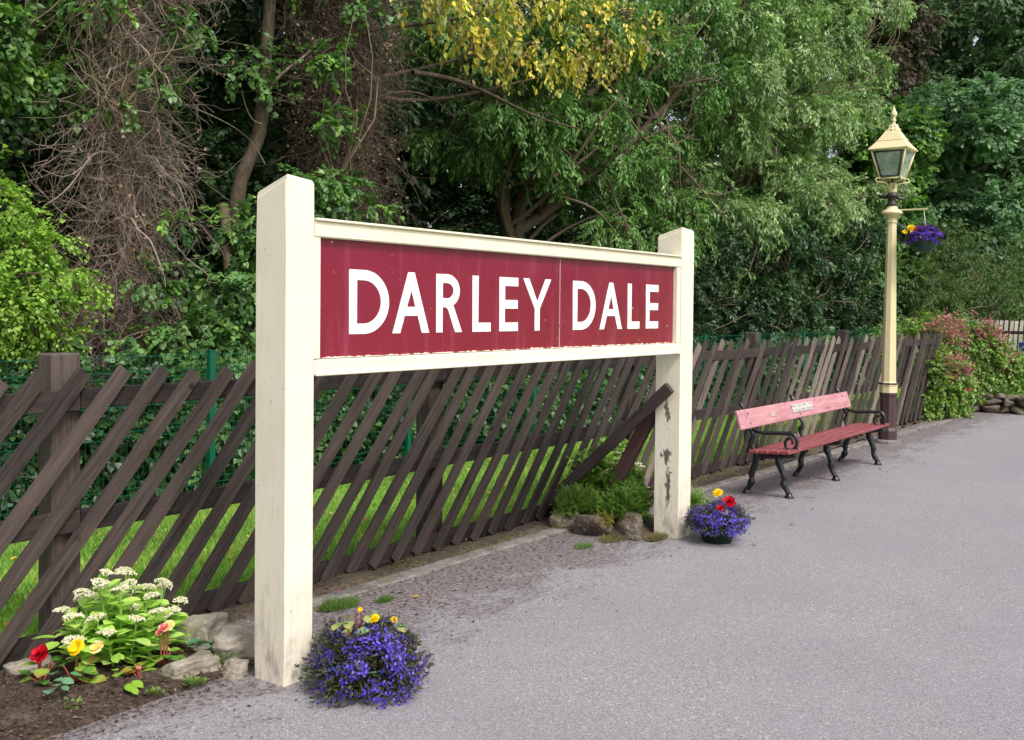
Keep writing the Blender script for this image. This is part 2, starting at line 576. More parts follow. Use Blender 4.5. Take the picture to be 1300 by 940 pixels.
# concrete edging between platform and soil: separate kerb lengths
kerb_me = []
for v in range(3):
    kb = MB()
    kb.box((0, 0, 0), (0.91, 0.125, 0.12), None, 0.008)
    bmesh.ops.subdivide_edges(kb.bm, edges=[e for e in kb.bm.edges if e.calc_length() > 0.5], cuts=12)
    for vv in kb.bm.verts:
        vv.co.z += 0.003 * noise.noise(vv.co * 9 + Vector((v * 7, 0, 0)))
        vv.co.y += 0.002 * noise.noise(vv.co * 7 + Vector((v * 9, 4, 0)))
    kerb_me.append(kb.mesh('kerb', M['kerb']))
kerb_root = empty('kerb', (0, 0, 0))
kerb_root['kind'] = 'structure'
x = -1.0
while x < 17.6:
    yk = 4.36 if x < 7 else 4.35 - 0.030 * (x - 7)
    link('kerb_stone', random.choice(kerb_me), kerb_root, (x + 0.45, yk, -0.044 + random.uniform(-.004, .002)), (0, random.uniform(-.004, .004), random.uniform(-.008, .008)))
    x += 0.912

# ================================================================== PICKET FENCE
SLANT = 50.0


def picket_mesh(seed, L, w=0.079, t=0.020, pointed=False, mat='picket'):
    rs = random.Random(seed)
    b = MB()
    n = 8
    verts = []
    bow = rs.uniform(-.006, .006)
    for i in range(n + 1):
        f = i / n
        z = f * L
        ww = w / 2 * (1 + rs.uniform(-.015, .015))
        yo = bow * sin(pi * f)
        verts.append([b.bm.verts.new((sx * ww, yo + sy * t / 2, z)) for sx, sy in ((-1, -1), (1, -1), (1, 1), (-1, 1))])
    for i in range(n):
        for k in range(4):
            b.bm.faces.new((verts[i][k], verts[i][(k + 1) % 4], verts[i + 1][(k + 1) % 4], verts[i + 1][k]))
    b.bm.faces.new(verts[0][::-1])
    b.bm.faces.new(verts[-1])
    es = [e for e in b.bm.edges if abs(e.verts[0].co.z - e.verts[1].co.z) > 0.05]
    bmesh.ops.bevel(b.bm, geom=es, offset=0.0025, segments=1, affect='EDGES')
    return b.mesh('picket', M[mat])


fence = empty('picket_fence', (2.0, 4.62, 0))
tag(fence, 'dark brown slanted picket fence running along the platform edge', 'fence')
FO = Vector((2.0, 4.62, 0))
PL = 1.345 / sin(radians(SLANT))
pk_meshes = [picket_mesh(i, PL + random.uniform(-.015, .015)) for i in range(6)]
pk_pale = [picket_mesh(i + 20, PL, mat='picket_pale') for i in range(4)]
x = 0.60 - 12 * 0.2075
i = 0
while x < 16.95:
    me = random.choice(pk_meshes)
    if x > 7.0 and random.random() < 0.30: me = random.choice(pk_pale)
    dz = random.uniform(-.008, .012)
    link('picket', me, fence, Vector((x, fence_y(x + .5), 0.018 + dz)) - FO,
         (random.uniform(-.006, .006), radians(90 - SLANT) + random.uniform(-.014, .014), random.uniform(-.01, .01)))
    x += 0.2075
    i += 1


def rail(z, h, x0=0.9, x1=18.0, off=0.035):
    step = 2.75
    xa = x0
    while xa < x1 - 0.01:
        xb = min(xa + step, x1)
        a = Vector((xa, fence_y(xa) + off, z))
        b = Vector((xb - .004, fence_y(xb) + off, z))
        L = (b - a).length
        bb = MB()
        bb.box((L / 2, 0, 0), (L, 0.040, h), None, 0.003)
        bb.build('rail', M['rail'], fence, a - FO, (0, random.uniform(-.002, .002), atan2(b.y - a.y, b.x - a.x)))
        xa = xb


nail = MB()
for zz in (0.045, 0.62, 1.215):
    nail.lathe([(.0045, 0), (.0035, .0015)], (0, 0, 0), 6)
    bmesh.ops.transform(nail.bm, matrix=Matrix.Translation((0.0, -.0105, zz / sin(radians(SLANT)))) @ Matrix.Rotation(pi / 2, 4, 'X'), verts=nail.bm.verts[-12:])
nail_me = nail.mesh('nails', M['darkiron'])
for o in [c for c in fence.children if c.name.startswith('picket') and c.location.x < 7]:
    link('nails', nail_me, o)['kind'] = 'stuff'

X_POST = [-0.05 + 2.75 * k for k in range(0, 7)]
rail(1.238, 0.10, -2.75, 17.6)
rail(0.645, 0.107, -2.75, 17.6)
rail(0.075, 0.11, -2.75, 17.2)
for k, xp in enumerate(X_POST):
    b = MB()
    ht = 1.46
    ht = 1.46 if k < 6 else 1.30
    b.box((0, 0, ht / 2 - .1), (0.15 if k < 3 else .12, 0.13, ht + .2), None, 0.008)
    b.build('fence_post', M['fpost'], fence, Vector((xp, fence_y(xp) + 0.125, 0)) - FO, (0.0, 0.0, 0.02))

# ================================================================== MESH FENCE
mf = empty('mesh_fence', (0, 7.2, 0))
tag(mf, 'green welded wire mesh fence behind the lawn', 'fence')
MX = [q * .943 for q in (0.6, 3.15, 5.78, 8.4, 10.8, 13.3, 15.75, 18.05, 20.3, 22.7, 25.2, 27.7, 30.2)]
pm = MB(); pm.box((0, 0, 0.645), (0.055, 0.055, 1.33), None, 0.003); pm.box((0, 0, 1.316), (0.059, 0.059, 0.012))
pmesh = pm.mesh('mesh_post', M['green_metal'])
for xp in MX: link('mesh_post', pmesh, mf, (xp, 0, 0))
wv, wf = [], []


def wire(a, b, r):
    a = np.array(a, float); b = np.array(b, float)
    d = b - a
    if abs(d[2]) > abs(d[0]): o1, o2 = np.array((r, 0, 0)), np.array((0, r, 0))
    else: o1, o2 = np.array((0, r, 0)), np.array((0, 0, r))
    n = len(wv) * 6
    P = [a + o1, a - o1 * .5 + o2 * .87, a - o1 * .5 - o2 * .87, b + o1, b - o1 * .5 + o2 * .87, b - o1 * .5 - o2 * .87]
    wv.append(P)
    for k in range(3): wf.append((n + k, n + (k + 1) % 3, n + 3 + (k + 1) % 3, n + 3 + k))


for pi_ in range(len(MX) - 1):
    wv, wf = [], []
    L = MX[pi_ + 1] - MX[pi_] - 0.07
    for z in (0.05, 0.20, 0.25, 0.45, 0.65, 0.70, 0.90, 1.12, 1.17, 1.29):
        wire((0, -.006, z), (L, -.006, z), 0.0032)
    for i in range(int(L / 0.05) + 1):
        wire((i * 0.05, 0, 0.03), (i * 0.05, 0, 1.32), 0.0026)
    link('mesh_panel', np_mesh('mesh_panel', np.array(wv).reshape(-1, 3), np.array(wf), M['green_metal']), mf, (MX[pi_] + 0.035, 0, 0))

# ================================================================== SIGN
sign = empty('station_sign', (3.13, 3.6, 0))
tag(sign, 'maroon station name board reading DARLEY DALE between two cream timber posts', 'station sign')
SO = Vector((3.13, 3.6, 0))


def sign_post(x0, x1, h, hl, mat, lean=0.0):
    """post with a chamfered, slanting head; origin at its near-left foot"""
    b = MB()
    w = x1 - x0
    d = 0.20
    bm = b.bm
    nz = 10
    rings = []
    for i in range(nz + 1):
        z = -0.1 + (hl + .1) * i / nz
        rings.append([bm.verts.new((px + .0015 * noise.noise(Vector((px * 9, py * 9, z * 4))), py, z)) for px, py in ((0, 0), (w, 0), (w, d), (0, d))])
    top = [bm.verts.new((0.004, 0.004, h)), bm.verts.new((w - .012, 0.004, h - .015)), bm.verts.new((w, d, hl - .0)), bm.verts.new((0.008, d - .004, hl))]
    rings[-1][2].co.z = hl - .03; rings[-1][3].co.z = hl - .03
    rings[-1][0].co.z = h - .02; rings[-1][1].co.z = h - .035
    rings.append(top)
    for i in range(len(rings) - 1):
        for k in range(4):
            bm.faces.new((rings[i][k], rings[i][(k + 1) % 4], rings[i + 1][(k + 1) % 4], rings[i + 1][k]))
    bm.faces.new(top)
    bm.faces.new(rings[0][::-1])
    es = [e for e in bm.edges if abs(e.verts[0].co.z - e.verts[1].co.z) > 0.05]
    bmesh.ops.bevel(bm, geom=es, offset=0.006, segments=2, affect='EDGES')
    o = b.build('post', mat, sign, Vector((x0, 3.5, 0)) - SO)
    return o


sign_post(3.045, 3.212, 2.285, 2.22, M['cream'])
sign_post(6.845 - .02, 7.025, 2.315, 2.26, M['cream_chip'])
FY = 3.5
b = MB(); b.box((5.02, FY + .035, 2.055), (3.60, 0.07, 0.075), None, 0.006)
b.box((5.02, FY + .026, 2.098), (3.60, 0.082, 0.012), None, 0.003)
b.build('frame_rail', M['cream'], sign, -SO)
b = MB(); b.box((5.02, FY + .035, 1.423), (3.60, 0.07, 0.066), None, 0.006)
b.box((5.02, FY + .026, 1.389), (3.60, 0.082, 0.014), None, 0.003)
b.build('frame_rail', M['cream'], sign, -SO)
b = MB(); b.box((3.235, FY + .034, 1.7375), (0.040, 0.066, 0.556), None, 0.004)
b.build('frame_stile', M['cream'], sign, -SO)
b = MB(); b.box((6.792, FY + .034, 1.7375), (0.050, 0.066, 0.556), None, 0.004)
b.build('frame_stile', M['cream'], sign, -SO)
PY = FY + 0.034
b = MB(); b.box(((3.257 + 5.262) / 2, PY + .011, 1.7375), (2.005, 0.022, 0.5555)); b.build('panel', M['maroon'], sign, -SO)
b = MB(); b.box(((5.272 + 6.765) / 2, PY + .011, 1.7375), (1.493, 0.022, 0.5555)); b.build('panel', M['maroon'], sign, -SO)
b = MB(); b.box((5.267, PY + .004, 1.7375), (0.008, 0.012, 0.5555))
for zz in (1.82, 1.60): b.lathe([(0.006, 0), (0.006, .004)], (5.267, PY - .004, zz), 8)
b.build('joint_strip', m_plain('joint_filler', lin(186, 150, 150), 0.6), sign, -SO)
b = MB(); b.box((5.02, PY + .040, 1.7375), (3.56, 0.030, 0.553)); b.build('backing_board', M['cream'], sign, -SO)


def arc(cx, cy, rx, ry, a0, a1, n=18, p=1.0):
    return [(cx + rx * cos(radians(a0 + (a1 - a0) * i / n)), cy + ry * sin(radians(a0 + (a1 - a0) * i / n))) for i in range(n + 1)]


def letter(ch, x0, w, h=0.31, z0=1.570):
    s, t = 0.052, 0.050
    if ch == 'D':
        fx = w * 0.36
        out = [[(0, 0)] + arc(fx, h / 2, w - fx, h / 2, -90, 90, 26) + [(0, h)]]
        out.append([(s, t)] + arc(fx, h / 2, w - fx - s * 1.12, h / 2 - t, -90, 90, 26) + [(s, h - t)])
    elif ch == 'A':
        c = w / 2; a = 0.024; ss = 0.058
        zi = 0.088; bar = 0.046
        xl = lambda z: (c - a) * z / h
        inner = lambda z: xl(z) + ss
        zt = h * (c - ss) / (c - a)
        out = [[(0, 0), (ss, 0), (inner(zi), zi), (w - inner(zi), zi), (w - ss, 0), (w, 0), (c + a, h), (c - a, h)],
               [(inner(zi + bar), zi + bar), (w - inner(zi + bar), zi + bar), (c, zt - .002)]]
    elif ch == 'R':
        bx = w * 0.40; r = w * 0.90
        cy = h * 0.715; ry = h * 0.285
        o = [(0, 0), (s, 0), (s, h * 0.43), (w * 0.36, h * 0.43), (w * .44, h * 0.40), (w - 0.058, 0), (w, 0), (w * 0.66, h * 0.455)]
        o += arc(bx, cy, r - bx, ry, -62, 90, 20) + [(0, h)]
        out = [o, [(s, cy - ry + t)] + arc(bx, cy, r - bx - s, ry - t * .95, -90, 90, 18) + [(s, cy + ry - t * .95)]]
    elif ch == 'L':
        out = [[(0, 0), (w, 0), (w, t), (s, t), (s, h), (0, h)]]
    elif ch == 'E':
        m = h * 0.5
        out = [[(0, 0), (w, 0), (w, t), (s, t), (s, m - t / 2), (w * .98, m - t / 2), (w * .98, m + t / 2), (s, m + t / 2), (s, h - t), (w, h - t), (w, h), (0, h)]]
    elif ch == 'Y':
        c = w / 2; q = 0.060
        out = [[(c - s / 2, 0), (c + s / 2, 0), (c + s / 2, h * .42), (w, h), (w - q, h), (c, h * .56), (q, h), (0, h), (c - s / 2, h * .42)]]
    cu = bpy.data.curves.new('letter', 'CURVE')
    cu.dimensions = '2D'
    cu.fill_mode = 'BOTH'
    cu.extrude = 0.0012
    for poly in out:
        sp = cu.splines.new('POLY')
        sp.points.add(len(poly) - 1)
        for p, q in zip(sp.points, poly): p.co = (q[0], q[1], 0, 1)
        sp.use_cyclic_u = True
    tmp = bpy.data.objects.new('letter', cu)
    COL.objects.link(tmp)
    bpy.context.view_layer.update()
    me = bpy.data.meshes.new_from_object(tmp.evaluated_get(bpy.context.evaluated_depsgraph_get()))
    me.name = 'letter'
    bpy.data.objects.remove(tmp)
    me.materials.clear()
    me.materials.append(M['white'])
    o = link('letter', me, sign, Vector((x0, PY - 0.0014, z0)) - SO, (pi / 2, 0, 0))
    o['label'] = 'white capital letter %s' % ch


for ch, x0, w in (('D', 3.465, .275), ('A', 3.765, .28), ('R', 4.10, .215), ('L', 4.405, .165), ('E', 4.65, .18), ('Y', 4.88, .29),
                  ('D', 5.415, .27), ('A', 5.735, .29), ('L', 6.10, .165), ('E', 6.355, .18)):
    letter(ch, x0, w)


def beam(a, b_, w, t, name, mat, parent, org):
    a, b_ = Vector(a), Vector(b_)
    d = (b_ - a)
    L = d.length
    k = MB()
    k.box((0, 0, L / 2), (w, t, L), None, 0.004)
    q = d.to_track_quat('Z', 'X')
    o = k.build(name, mat, parent, a - org)
    o.rotation_mode = 'QUATERNION'
    o.rotation_quaternion = q
    return o


beam((6.78, 4.66, .12), (6.78, 3.56, 1.13), 0.085, 0.048, 'brace', M['strut_dark'], sign, SO)
beam((6.90, 4.28, -.02), (6.88, 3.705, 1.02), 0.10, 0.06, 'brace', M['strut_red'], sign, SO)

# ================================================================== BENCH
bench = empty('bench', (10.3, 3.65, 0))
tag(bench, 'long faded red slatted bench on black rustic cast iron legs by the fence', 'bench')
BX0, BX1 = 8.78, 11.78


def knobbly(pts, r0, r1, seed, n=9, segs=14, knots=3):
    rs = random.Random(seed)
    P = [Vector(p) for p in pts]
    out, rad = [], []
    kn = [rs.uniform(.12, .9) for _ in range(knots)]
    for i in range(segs + 1):
        f = i / segs * (len(P) - 1)
        k = min(int(f), len(P) - 2)
        g = f - k
        p0 = P[max(k - 1, 0)]; p1 = P[k]; p2 = P[k + 1]; p3 = P[min(k + 2, len(P) - 1)]
        q = 0.5 * ((2 * p1) + (p2 - p0) * g + (2 * p0 - 5 * p1 + 4 * p2 - p3) * g * g + (3 * p1 - p0 - 3 * p2 + p3) * g ** 3)
        out.append(q)
        r = r0 + (r1 - r0) * i / segs
        for kk in kn: r += 0.009 * math.exp(-((i / segs - kk) / .05) ** 2)
        rad.append(r)
    return out, rad


def support(xc, arm, seed):
    # local y,z : seat from y=-.21 (front) to y=.2 (rear)
    org = Vector((xc, 3.65, 0)) - Vector((10.3, 3.65, 0))
    for pts, sd in ((((0, -.05, .40), (0, -.065, .31), (0, -.115, .19), (0, -.115, .12), (0, -.165, .03)), seed), (((0, .15, .40), (0, .16, .30), (0, .20, .19), (0, .20, .11), (0, .245, .03)), seed + 5)):
        b = MB()
        P, R = knobbly(pts, .027, .023, sd, knots=5)
        b.tube(P, R, 9)
        e = Vector(pts[-1])
        b.lathe([(.045, 0), (.043, .012), (.03, .03), (.022, .05)], (0, e.y, -.002), 10)
        b.build('leg', M['iron'], bench, org)
    b = MB()
    P, R = knobbly([(0, -.225, .398), (0, -.05, .375), (0, .12, .38), (0, .20, .405)], .028, .024, seed + 9)
    b.tube(P, R, 9)
    b.build('seat_bearer', M['iron'], bench, org)
    b = MB()
    P, R = knobbly([(0, .17, .40), (0, .215, .47), (0, .19, .55), (0, .235, .63), (0, .30, .80), (0, .335, .835)], .018, .015, seed + 3, segs=18)
    b.tube(P, R, 9)
    b.build('back_upright', M['iron'], bench, org)
    if arm:
        b = MB()
        pts = [(0, .20, .60), (0, .10, .575), (0, -.05, .585), (0, -.15, .588)]
        cy, cz = -.165, .505
        for i in range(13):
            a = radians(85 + i * 40)
            r = .094 - i * .0057
            pts.append((0, cy + r * cos(a) * .85, cz + r * sin(a)))
        b.tube(pts, [.019] * 6 + [.018 - .0006 * i for i in range(len(pts) - 6)], 8)
        b.tube([(0, -.235, .51), (0, -.225, .44), (0, -.20, .405)], .013, 8)
        b.build('armrest', M['iron'], bench, org)


for xc, arm, sd in ((8.98, True, 1), (10.23, False, 21), (11.60, True, 41)): support(xc, arm, sd)
BO = Vector((10.3, 3.65, 0))
for i, yy in enumerate((-.195, -.095, .005, .105)):
    b = MB()
    L = BX1 - BX0
    if i == 0: L += .01
    b.box((0, 0, 0), (L, .082, .032), None, .006)
    b.build('slat', M['seatred'], bench, Vector(((BX0 + BX1) / 2, 3.65 + yy, .436 - .006 * i)) - BO, (-.05, 0, 0))
b = MB()
b.box((0, 0, 0), (BX1 - BX0 + .04, .028, .182), None, .006)
back = b.build('backrest', M['backpink'], bench, Vector(((BX0 + BX1) / 2, 3.895, .695)) - BO, (-.30, 0, 0))
b = MB(); b.box((0, 0, 0), (0.56, .010, .085), None, .002)
pl = b.build('plaque', M['plaque'], back, (10.32 - 10.28, -.019, .012))
b = MB(); b.box((0, 0, 0), (0.13, .006, .05), None, .002)
b.build('plaque', m_plain('dull_metal', lin(190, 168, 164), 0.4), back, (-.74, -.017, .0))
for xx in (8.98, 10.23, 11.60):
    b = MB()
    for zz in (-.05, .05):
        b.lathe([(.010, 0), (.006, .006)], (0, 0, 0), 8)
        bmesh.ops.transform(b.bm, matrix=Matrix.Translation((xx - 10.28, -.0145, zz)) @ Matrix.Rotation(pi / 2, 4, 'X'), verts=b.bm.verts[-16:])
    b.build('bolt', M['iron'], back)

# ================================================================== LAMP
LX, LY = 13.68, 3.99
lamp = empty('lamp_post', (LX, LY, 0))
tag(lamp, 'cream Victorian gas lamp post with glazed lantern and brown base', 'street lamp')
r8 = pi / 8
b = MB(); b.lathe([(.165, -.02), (.165, .03), (.115, .045)], n=20); b.build('footing', M['kerb'], lamp)
b = MB(); b.lathe([(.118, .02), (.118, .16), (.100, .20), (.100, .60), (.112, .63), (.112, .655)], n=8, rot0=r8, smooth=False)
b.build('base', M['brownpaint'], lamp)
b = MB(); b.lathe([(.112, .656), (.112, .74), (.118, .75), (.118, .765), (.098, .79), (.09, .81)], n=8, rot0=r8, smooth=False)
b.build('base_collar', M['lampcream'], lamp)
b = MB(); b.lathe([(.124, .765), (.127, .775), (.124, .785)], n=8, rot0=r8, smooth=False); b.build('ring', M['darkiron'], lamp)
b = MB(); b.lathe([(.092, .81), (.060, 2.86), (.072, 2.87), (.072, 2.885), (.060, 2.90), (.060, 2.93)], n=8, rot0=r8, smooth=False)
b.build('pole', M['lampcream'], lamp)
b = MB()
b.lathe([(.062, 2.93), (.078, 2.945), (.085, 2.965), (.135, 2.985), (.138, 2.998), (.118, 3.02), (.085, 3.04), (.07, 3.06), (.062, 3.085)], n=16)
b.build('capital', M['lampcream'], lamp)
b = MB()
b.lathe([(.07, 3.086), (.075, 3.10), (.055, 3.13), (.05, 3.18), (.075, 3.20), (.085, 3.225), (.06, 3.25), (.05, 3.26)], n=12)
b.tube([(0.0, .16, 3.215), (0, .05, 3.20), (0, -.06, 3.195), (0, -.15, 3.16)], [.024, .02, .02, .02], 8)
b.build('ladder_rest', M['darkiron'], lamp)
b = MB(); b.lathe([(.055, 3.255), (.058, 3.28), (.058, 3.36), (.062, 3.365), (.062, 3.375), (.05, 3.38)], n=12); b.build('neck', M['lampcream'], lamp)
LZ0, LZ1, LZ2 = 3.44, 3.80, 4.06
h0, h1 = .125, .215
for sx, sy in ((1, 1), (1, -1), (-1, -1), (-1, 1)):
    b = MB()
    pts = [(sx * .055, sy * .03, 3.30), (sx * .07, sy * .05, 3.38), (sx * .12, sy * .10, 3.39), (sx * .165, sy * .15, 3.395), (sx * .18, sy * .165, 3.42), (sx * .165, sy * .15, 3.445), (sx * .12, sy * .12, LZ0)]
    b.tube(pts, .0095, 6)
    b.build('bracket', M['lampcream'], lamp)
b = MB()
for k in range(4):
    a0, a1 = pi / 4 + k * pi / 2, pi / 4 + (k + 1) * pi / 2
    A = Vector((cos(a0), sin(a0), 0)) * sqrt(2); B = Vector((cos(a1), sin(a1), 0)) * sqrt(2)
    lo, hi = A * h0 + Vector((0, 0, LZ0)), A * h1 + Vector((0, 0, LZ1))
    lo2, hi2 = B * h0 + Vector((0, 0, LZ0)), B * h1 + Vector((0, 0, LZ1))
    b.tube([lo, hi], .012, 6)
    b.tube([lo, lo2], .013, 6)
    b.tube([hi, hi2], .016, 6)
b.build('lantern_frame', M['lampcream'], lamp)
dkf = MB()
for k in range(4):
    a0, a1 = pi / 4 + k * pi / 2, pi / 4 + (k + 1) * pi / 2
    A = Vector((cos(a0), sin(a0), 0)) * sqrt(2); B = Vector((cos(a1), sin(a1), 0)) * sqrt(2)
    nrm = (A + B).normalized()
    q = lambda f, z: (A * (1 - f) + B * f) * (h0 + (h1 - h0) * z) * .985 + Vector((0, 0, LZ0 + (LZ1 - LZ0) * z))
    b = MB()
    vs = [q(.05, .03), q(.95, .03), q(.95, .97), q(.05, .97)]
    v1 = [b.bm.verts.new(v) for v in vs]; v2 = [b.bm.verts.new(v - nrm * .004) for v in vs]
    b.bm.faces.new(v1); b.bm.faces.new(v2[::-1])
    for i in range(4): b.bm.faces.new((v1[i], v2[i], v2[(i + 1) % 4], v1[(i + 1) % 4]))
    b.build('glass_pane', M['glass'], lamp)
    if k == 1:
        b = MB()
        c = [q(.09, .07), q(.91, .07), q(.92, .93), q(.08, .93)]
        for i in range(4): b.tube([c[i] + nrm * .006, c[(i + 1) % 4] + nrm * .006], .009, 6)
        b.build('door_frame', M['darkiron'], lamp)
b = MB()
b.tube([(0, 0, 3.40), (0, 0, 3.56)], .014, 8); b.lathe([(.03, 3.56), (.035, 3.58), (.02, 3.60)], n=10)
b.tube([(-.09, 0, 3.70), (.09, 0, 3.70)], .008, 6)
for xx in (-.06, 0, .06): b.lathe([(.012, 3.60), (.02, 3.63), (.02, 3.67), (.008, 3.69)], (xx, 0, 0), 8)
b.build('burner', M['darkiron'], lamp)
b = MB()
s2 = sqrt(2)
b.lathe([(.245 * s2, 3.80), (.25 * s2, 3.812), (.235 * s2, 3.83), (.165 * s2, 3.915), (.168 * s2, 3.923), (.155 * s2, 3.93), (.082 * s2, 4.05), (.06 * s2, 4.075)], n=4, rot0=pi / 4, smooth=False)
b.build('lantern_roof', M['lampcream'], lamp)
b = MB()
for i, (r, z) in enumerate(((.085, 4.07), (.062, 4.11))):
    n = 20
    rg = []
    for rr, zz in ((r * .7, z + .03), (r, z), (r * .9, z - .012), (r * .55, z - .004)):
        rg.append([b.bm.verts.new((rr * (1 + .10 * cos(k * pi)) * cos(2 * pi * k / n), rr * (1 + .10 * cos(k * pi)) * sin(2 * pi * k / n), zz)) for k in range(n)])
    for j in range(3):
        for k in range(n): b.bm.faces.new((rg[j][k], rg[j][(k + 1) % n], rg[j + 1][(k + 1) % n], rg[j + 1][k]))
b.lathe([(.045, 4.06), (.05, 4.09), (.035, 4.14)], n=12)
b.build('vent_crown', M['lampcream'], lamp)
b = MB(); b.lathe([(.04, 4.135), (.022, 4.16), (.018, 4.175), (.034, 4.195), (.022, 4.215), (.018, 4.225), (.036, 4.25), (.044, 4.275), (.036, 4.30), (.02, 4.33), (.012, 4.36), (.002, 4.39)], n=14, capt=False)
b.build('finial', M['lampcream'], lamp)
b = MB(); b.box((0, -.22, 2.995 + .035), (.018, .44, .020)); b.tube([(0, -.40, 3.02), (0, -.405, 2.985), (0, -.395, 2.975)], .005, 6)
b.build('bracket_arm', M['lampcream'], lamp)
# ================================================================== VEGETATION ENGINE
def unit(v): return v / (np.linalg.norm(v, axis=-1, keepdims=True) + 1e-9)


def leaf_template(kind):
    """returns verts (k,3) of ONE leaf along +x, normal +z, and tri faces"""
    if kind == 'diamond':
        V = np.array([(0, 0, 0), (.42, -.30, .05), (1, 0, -.06), (.42, .30, .05)]); F = [(0, 1, 2), (0, 2, 3)]
    elif kind == 'narrow':
        V = np.array([(0, 0, 0), (.45, -.12, .03), (1, 0, -.14), (.45, .12, .03)]); F = [(0, 1, 2), (0, 2, 3)]
    elif kind == 'oval':
        V = np.array([(0, 0, 0), (.22, -.24, .05), (.62, -.28, .04), (1, 0, -.08), (.62, .28, .04), (.22, .24, .05)])
        F = [(0, 1, 2), (0, 2, 3), (0, 3, 4), (0, 4, 5)]
    elif kind == 'ivy':
        V = np.array([(0, 0, 0), (.05, -.42, .04), (.5, -.40, .02), (1, 0, -.08), (.5, .40, .02), (.05, .42, .04)])
        F = [(0, 1, 2), (0, 2, 3), (0, 3, 4), (0, 4, 5)]
    elif kind == 'blade':
        V = np.array([(0, -.035, 0), (0, .035, 0), (1, 0, 0)]); F = [(0, 1, 2)]
    return V, np.array(F)


def rots(dirs, ups):
    x = unit(dirs)
    z = unit(ups - x * np.sum(ups * x, -1, keepdims=True))
    y = np.cross(z, x)
    return np.stack([x, y, z], -1)          # columns


def scatter(kind, P, D, U, S, C, wide=1.0):
    """one leaf per row. Returns V,F,col"""
    T, F = leaf_template(kind)
    T = T * np.array([1, wide, 1])
    R = rots(D, U)
    V = np.einsum('nij,kj->nki', R, T) * S[:, None, None] + P[:, None, :]
    n, k = len(P), len(T)
    FF = (F[None] + (np.arange(n) * k)[:, None, None]).reshape(-1, 3)
    CC = np.repeat(C, k, axis=0)
    return V.reshape(-1, 3), FF, CC


def spray_template(kind, nl, length, droop, leaf, rng, pinnate=False):
    """positions, dirs, ups of leaves on a twig growing along +x, up +z"""
    t = (np.arange(nl) + rng.uniform(0, 1, nl)) / nl
    bend = rng.uniform(-.25, .25)
    px = t * length
    py = bend * length * t ** 2 + rng.normal(0, .10, nl) * length * (0.3 + t)
    pz = -droop * length * t ** 2 + rng.normal(0, .07, nl) * length
    side = np.where(np.arange(nl) % 2 == 0, 1.0, -1.0)
    ang = rng.uniform(.5, 1.2, nl) * side
    D = np.stack([np.cos(ang), np.sin(ang), rng.uniform(-.7, .05, nl) - droop * t], 1)
    U = np.stack([rng.normal(0, .35, nl), rng.normal(0, .35, nl), np.ones(nl)], 1)
    return np.stack([px, py, pz], 1), unit(D), unit(U), t


def palette(cols, n, rng, jit=.12):
    cols = np.array([c[:3] for c in cols])
    i = rng.integers(0, len(cols), n)
    j = rng.integers(0, len(cols), n)
    f = rng.uniform(0, 1, (n, 1))
    c = cols[i] * f + cols[j] * (1 - f)
    return np.clip(c * (1 + rng.normal(0, jit, (n, 1))), 0.004, 1)


def blob_points(blobs, n, rng, shell=.5, front=.4):
    w = np.array([b[6] if len(b) > 6 else b[3] * b[5] for b in blobs], float)
    w /= w.sum()
    cnt = rng.multinomial(n, w)
    P, O = [], []
    for b, c in zip(blobs, cnt):
        d = unit(rng.normal(0, 1, (int(c * 1.8) + 4, 3)))
        keep = (d[:, 1] < .25) | (rng.uniform(0, 1, len(d)) < front)
        d = d[keep][:c]
        r = shell + (1 - shell) * rng.uniform(0, 1, (len(d), 1)) ** .6
        # lumpy surface
        lump = np.array([noise.noise(Vector((float(q[0]) * 2.2 + b[0], float(q[1]) * 2.2 + b[1], float(q[2]) * 2.2 + b[2]))) for q in d])[:, None]
        p = d * r * (1 + .35 * lump) * np.array([b[3], b[4], b[5]]) + np.array([b[0], b[1], b[2]])
        P.append(p); O.append(d)
    return np.concatenate(P), np.concatenate(O)


def crown_mesh(name, blobs, nspray, nleaf, length, leaf, lsize, cols, droop=.35, mat='leaf', seed=1, shell=.45, wide=1.0, zmin=0.1, upright=0.0, front=.4, out=.9, csvar=.18):
    rng = np.random.default_rng(seed)
    P, O = blob_points(blobs, nspray, rng, shell, front)
    ok = P[:, 2] > zmin
    P, O = P[ok], O[ok]
    n = len(P)
    D = unit(O * out + rng.normal(0, .55, (n, 3)) + np.array([0, 0, -.25 * droop * 3 + upright]))
    U = np.tile(np.array([0, 0, 1.0]), (n, 1)) + rng.normal(0, .25, (n, 3))
    R = rots(D, U)
    S = rng.uniform(.7, 1.3, n)
    tid = rng.integers(0, 6, n)
    sprayc = palette(cols, n, rng, csvar)
    VV, FF, CC = [], [], []
    off = 0
    for k in range(6):
        tp, td, tu, tt = spray_template(leaf, nleaf, length, droop, lsize, rng)
        idx = np.where(tid == k)[0]
        if not len(idx): continue
        r, s, p = R[idx], S[idx], P[idx]
        LP = np.einsum('nij,kj->nki', r, tp) * s[:, None, None] + p[:, None, :]
        LD = np.einsum('nij,kj->nki', r, td)
        LU = np.einsum('nij,kj->nki', r, tu) + np.array([0, 0, .5])
        LD = LD + np.array([0, 0, -.35 * droop])
        m = len(idx) * nleaf
        sz = lsize * rng.uniform(.45, 1.35, m)
        c = np.repeat(sprayc[idx], nleaf, axis=0) * (1 + rng.normal(0, .16, (m, 1)))
        c = .7 * c + .3 * palette(cols, m, rng)
        c = np.clip(c, .004, 1)
        V, F, C = scatter(leaf, LP.reshape(-1, 3), LD.reshape(-1, 3), LU.reshape(-1, 3), sz, c, wide)
        VV.append(V); FF.append(F + off); CC.append(C); off += len(V)
    return np_mesh(name, np.concatenate(VV), np.concatenate(FF), M[mat], np.concatenate(CC)), P


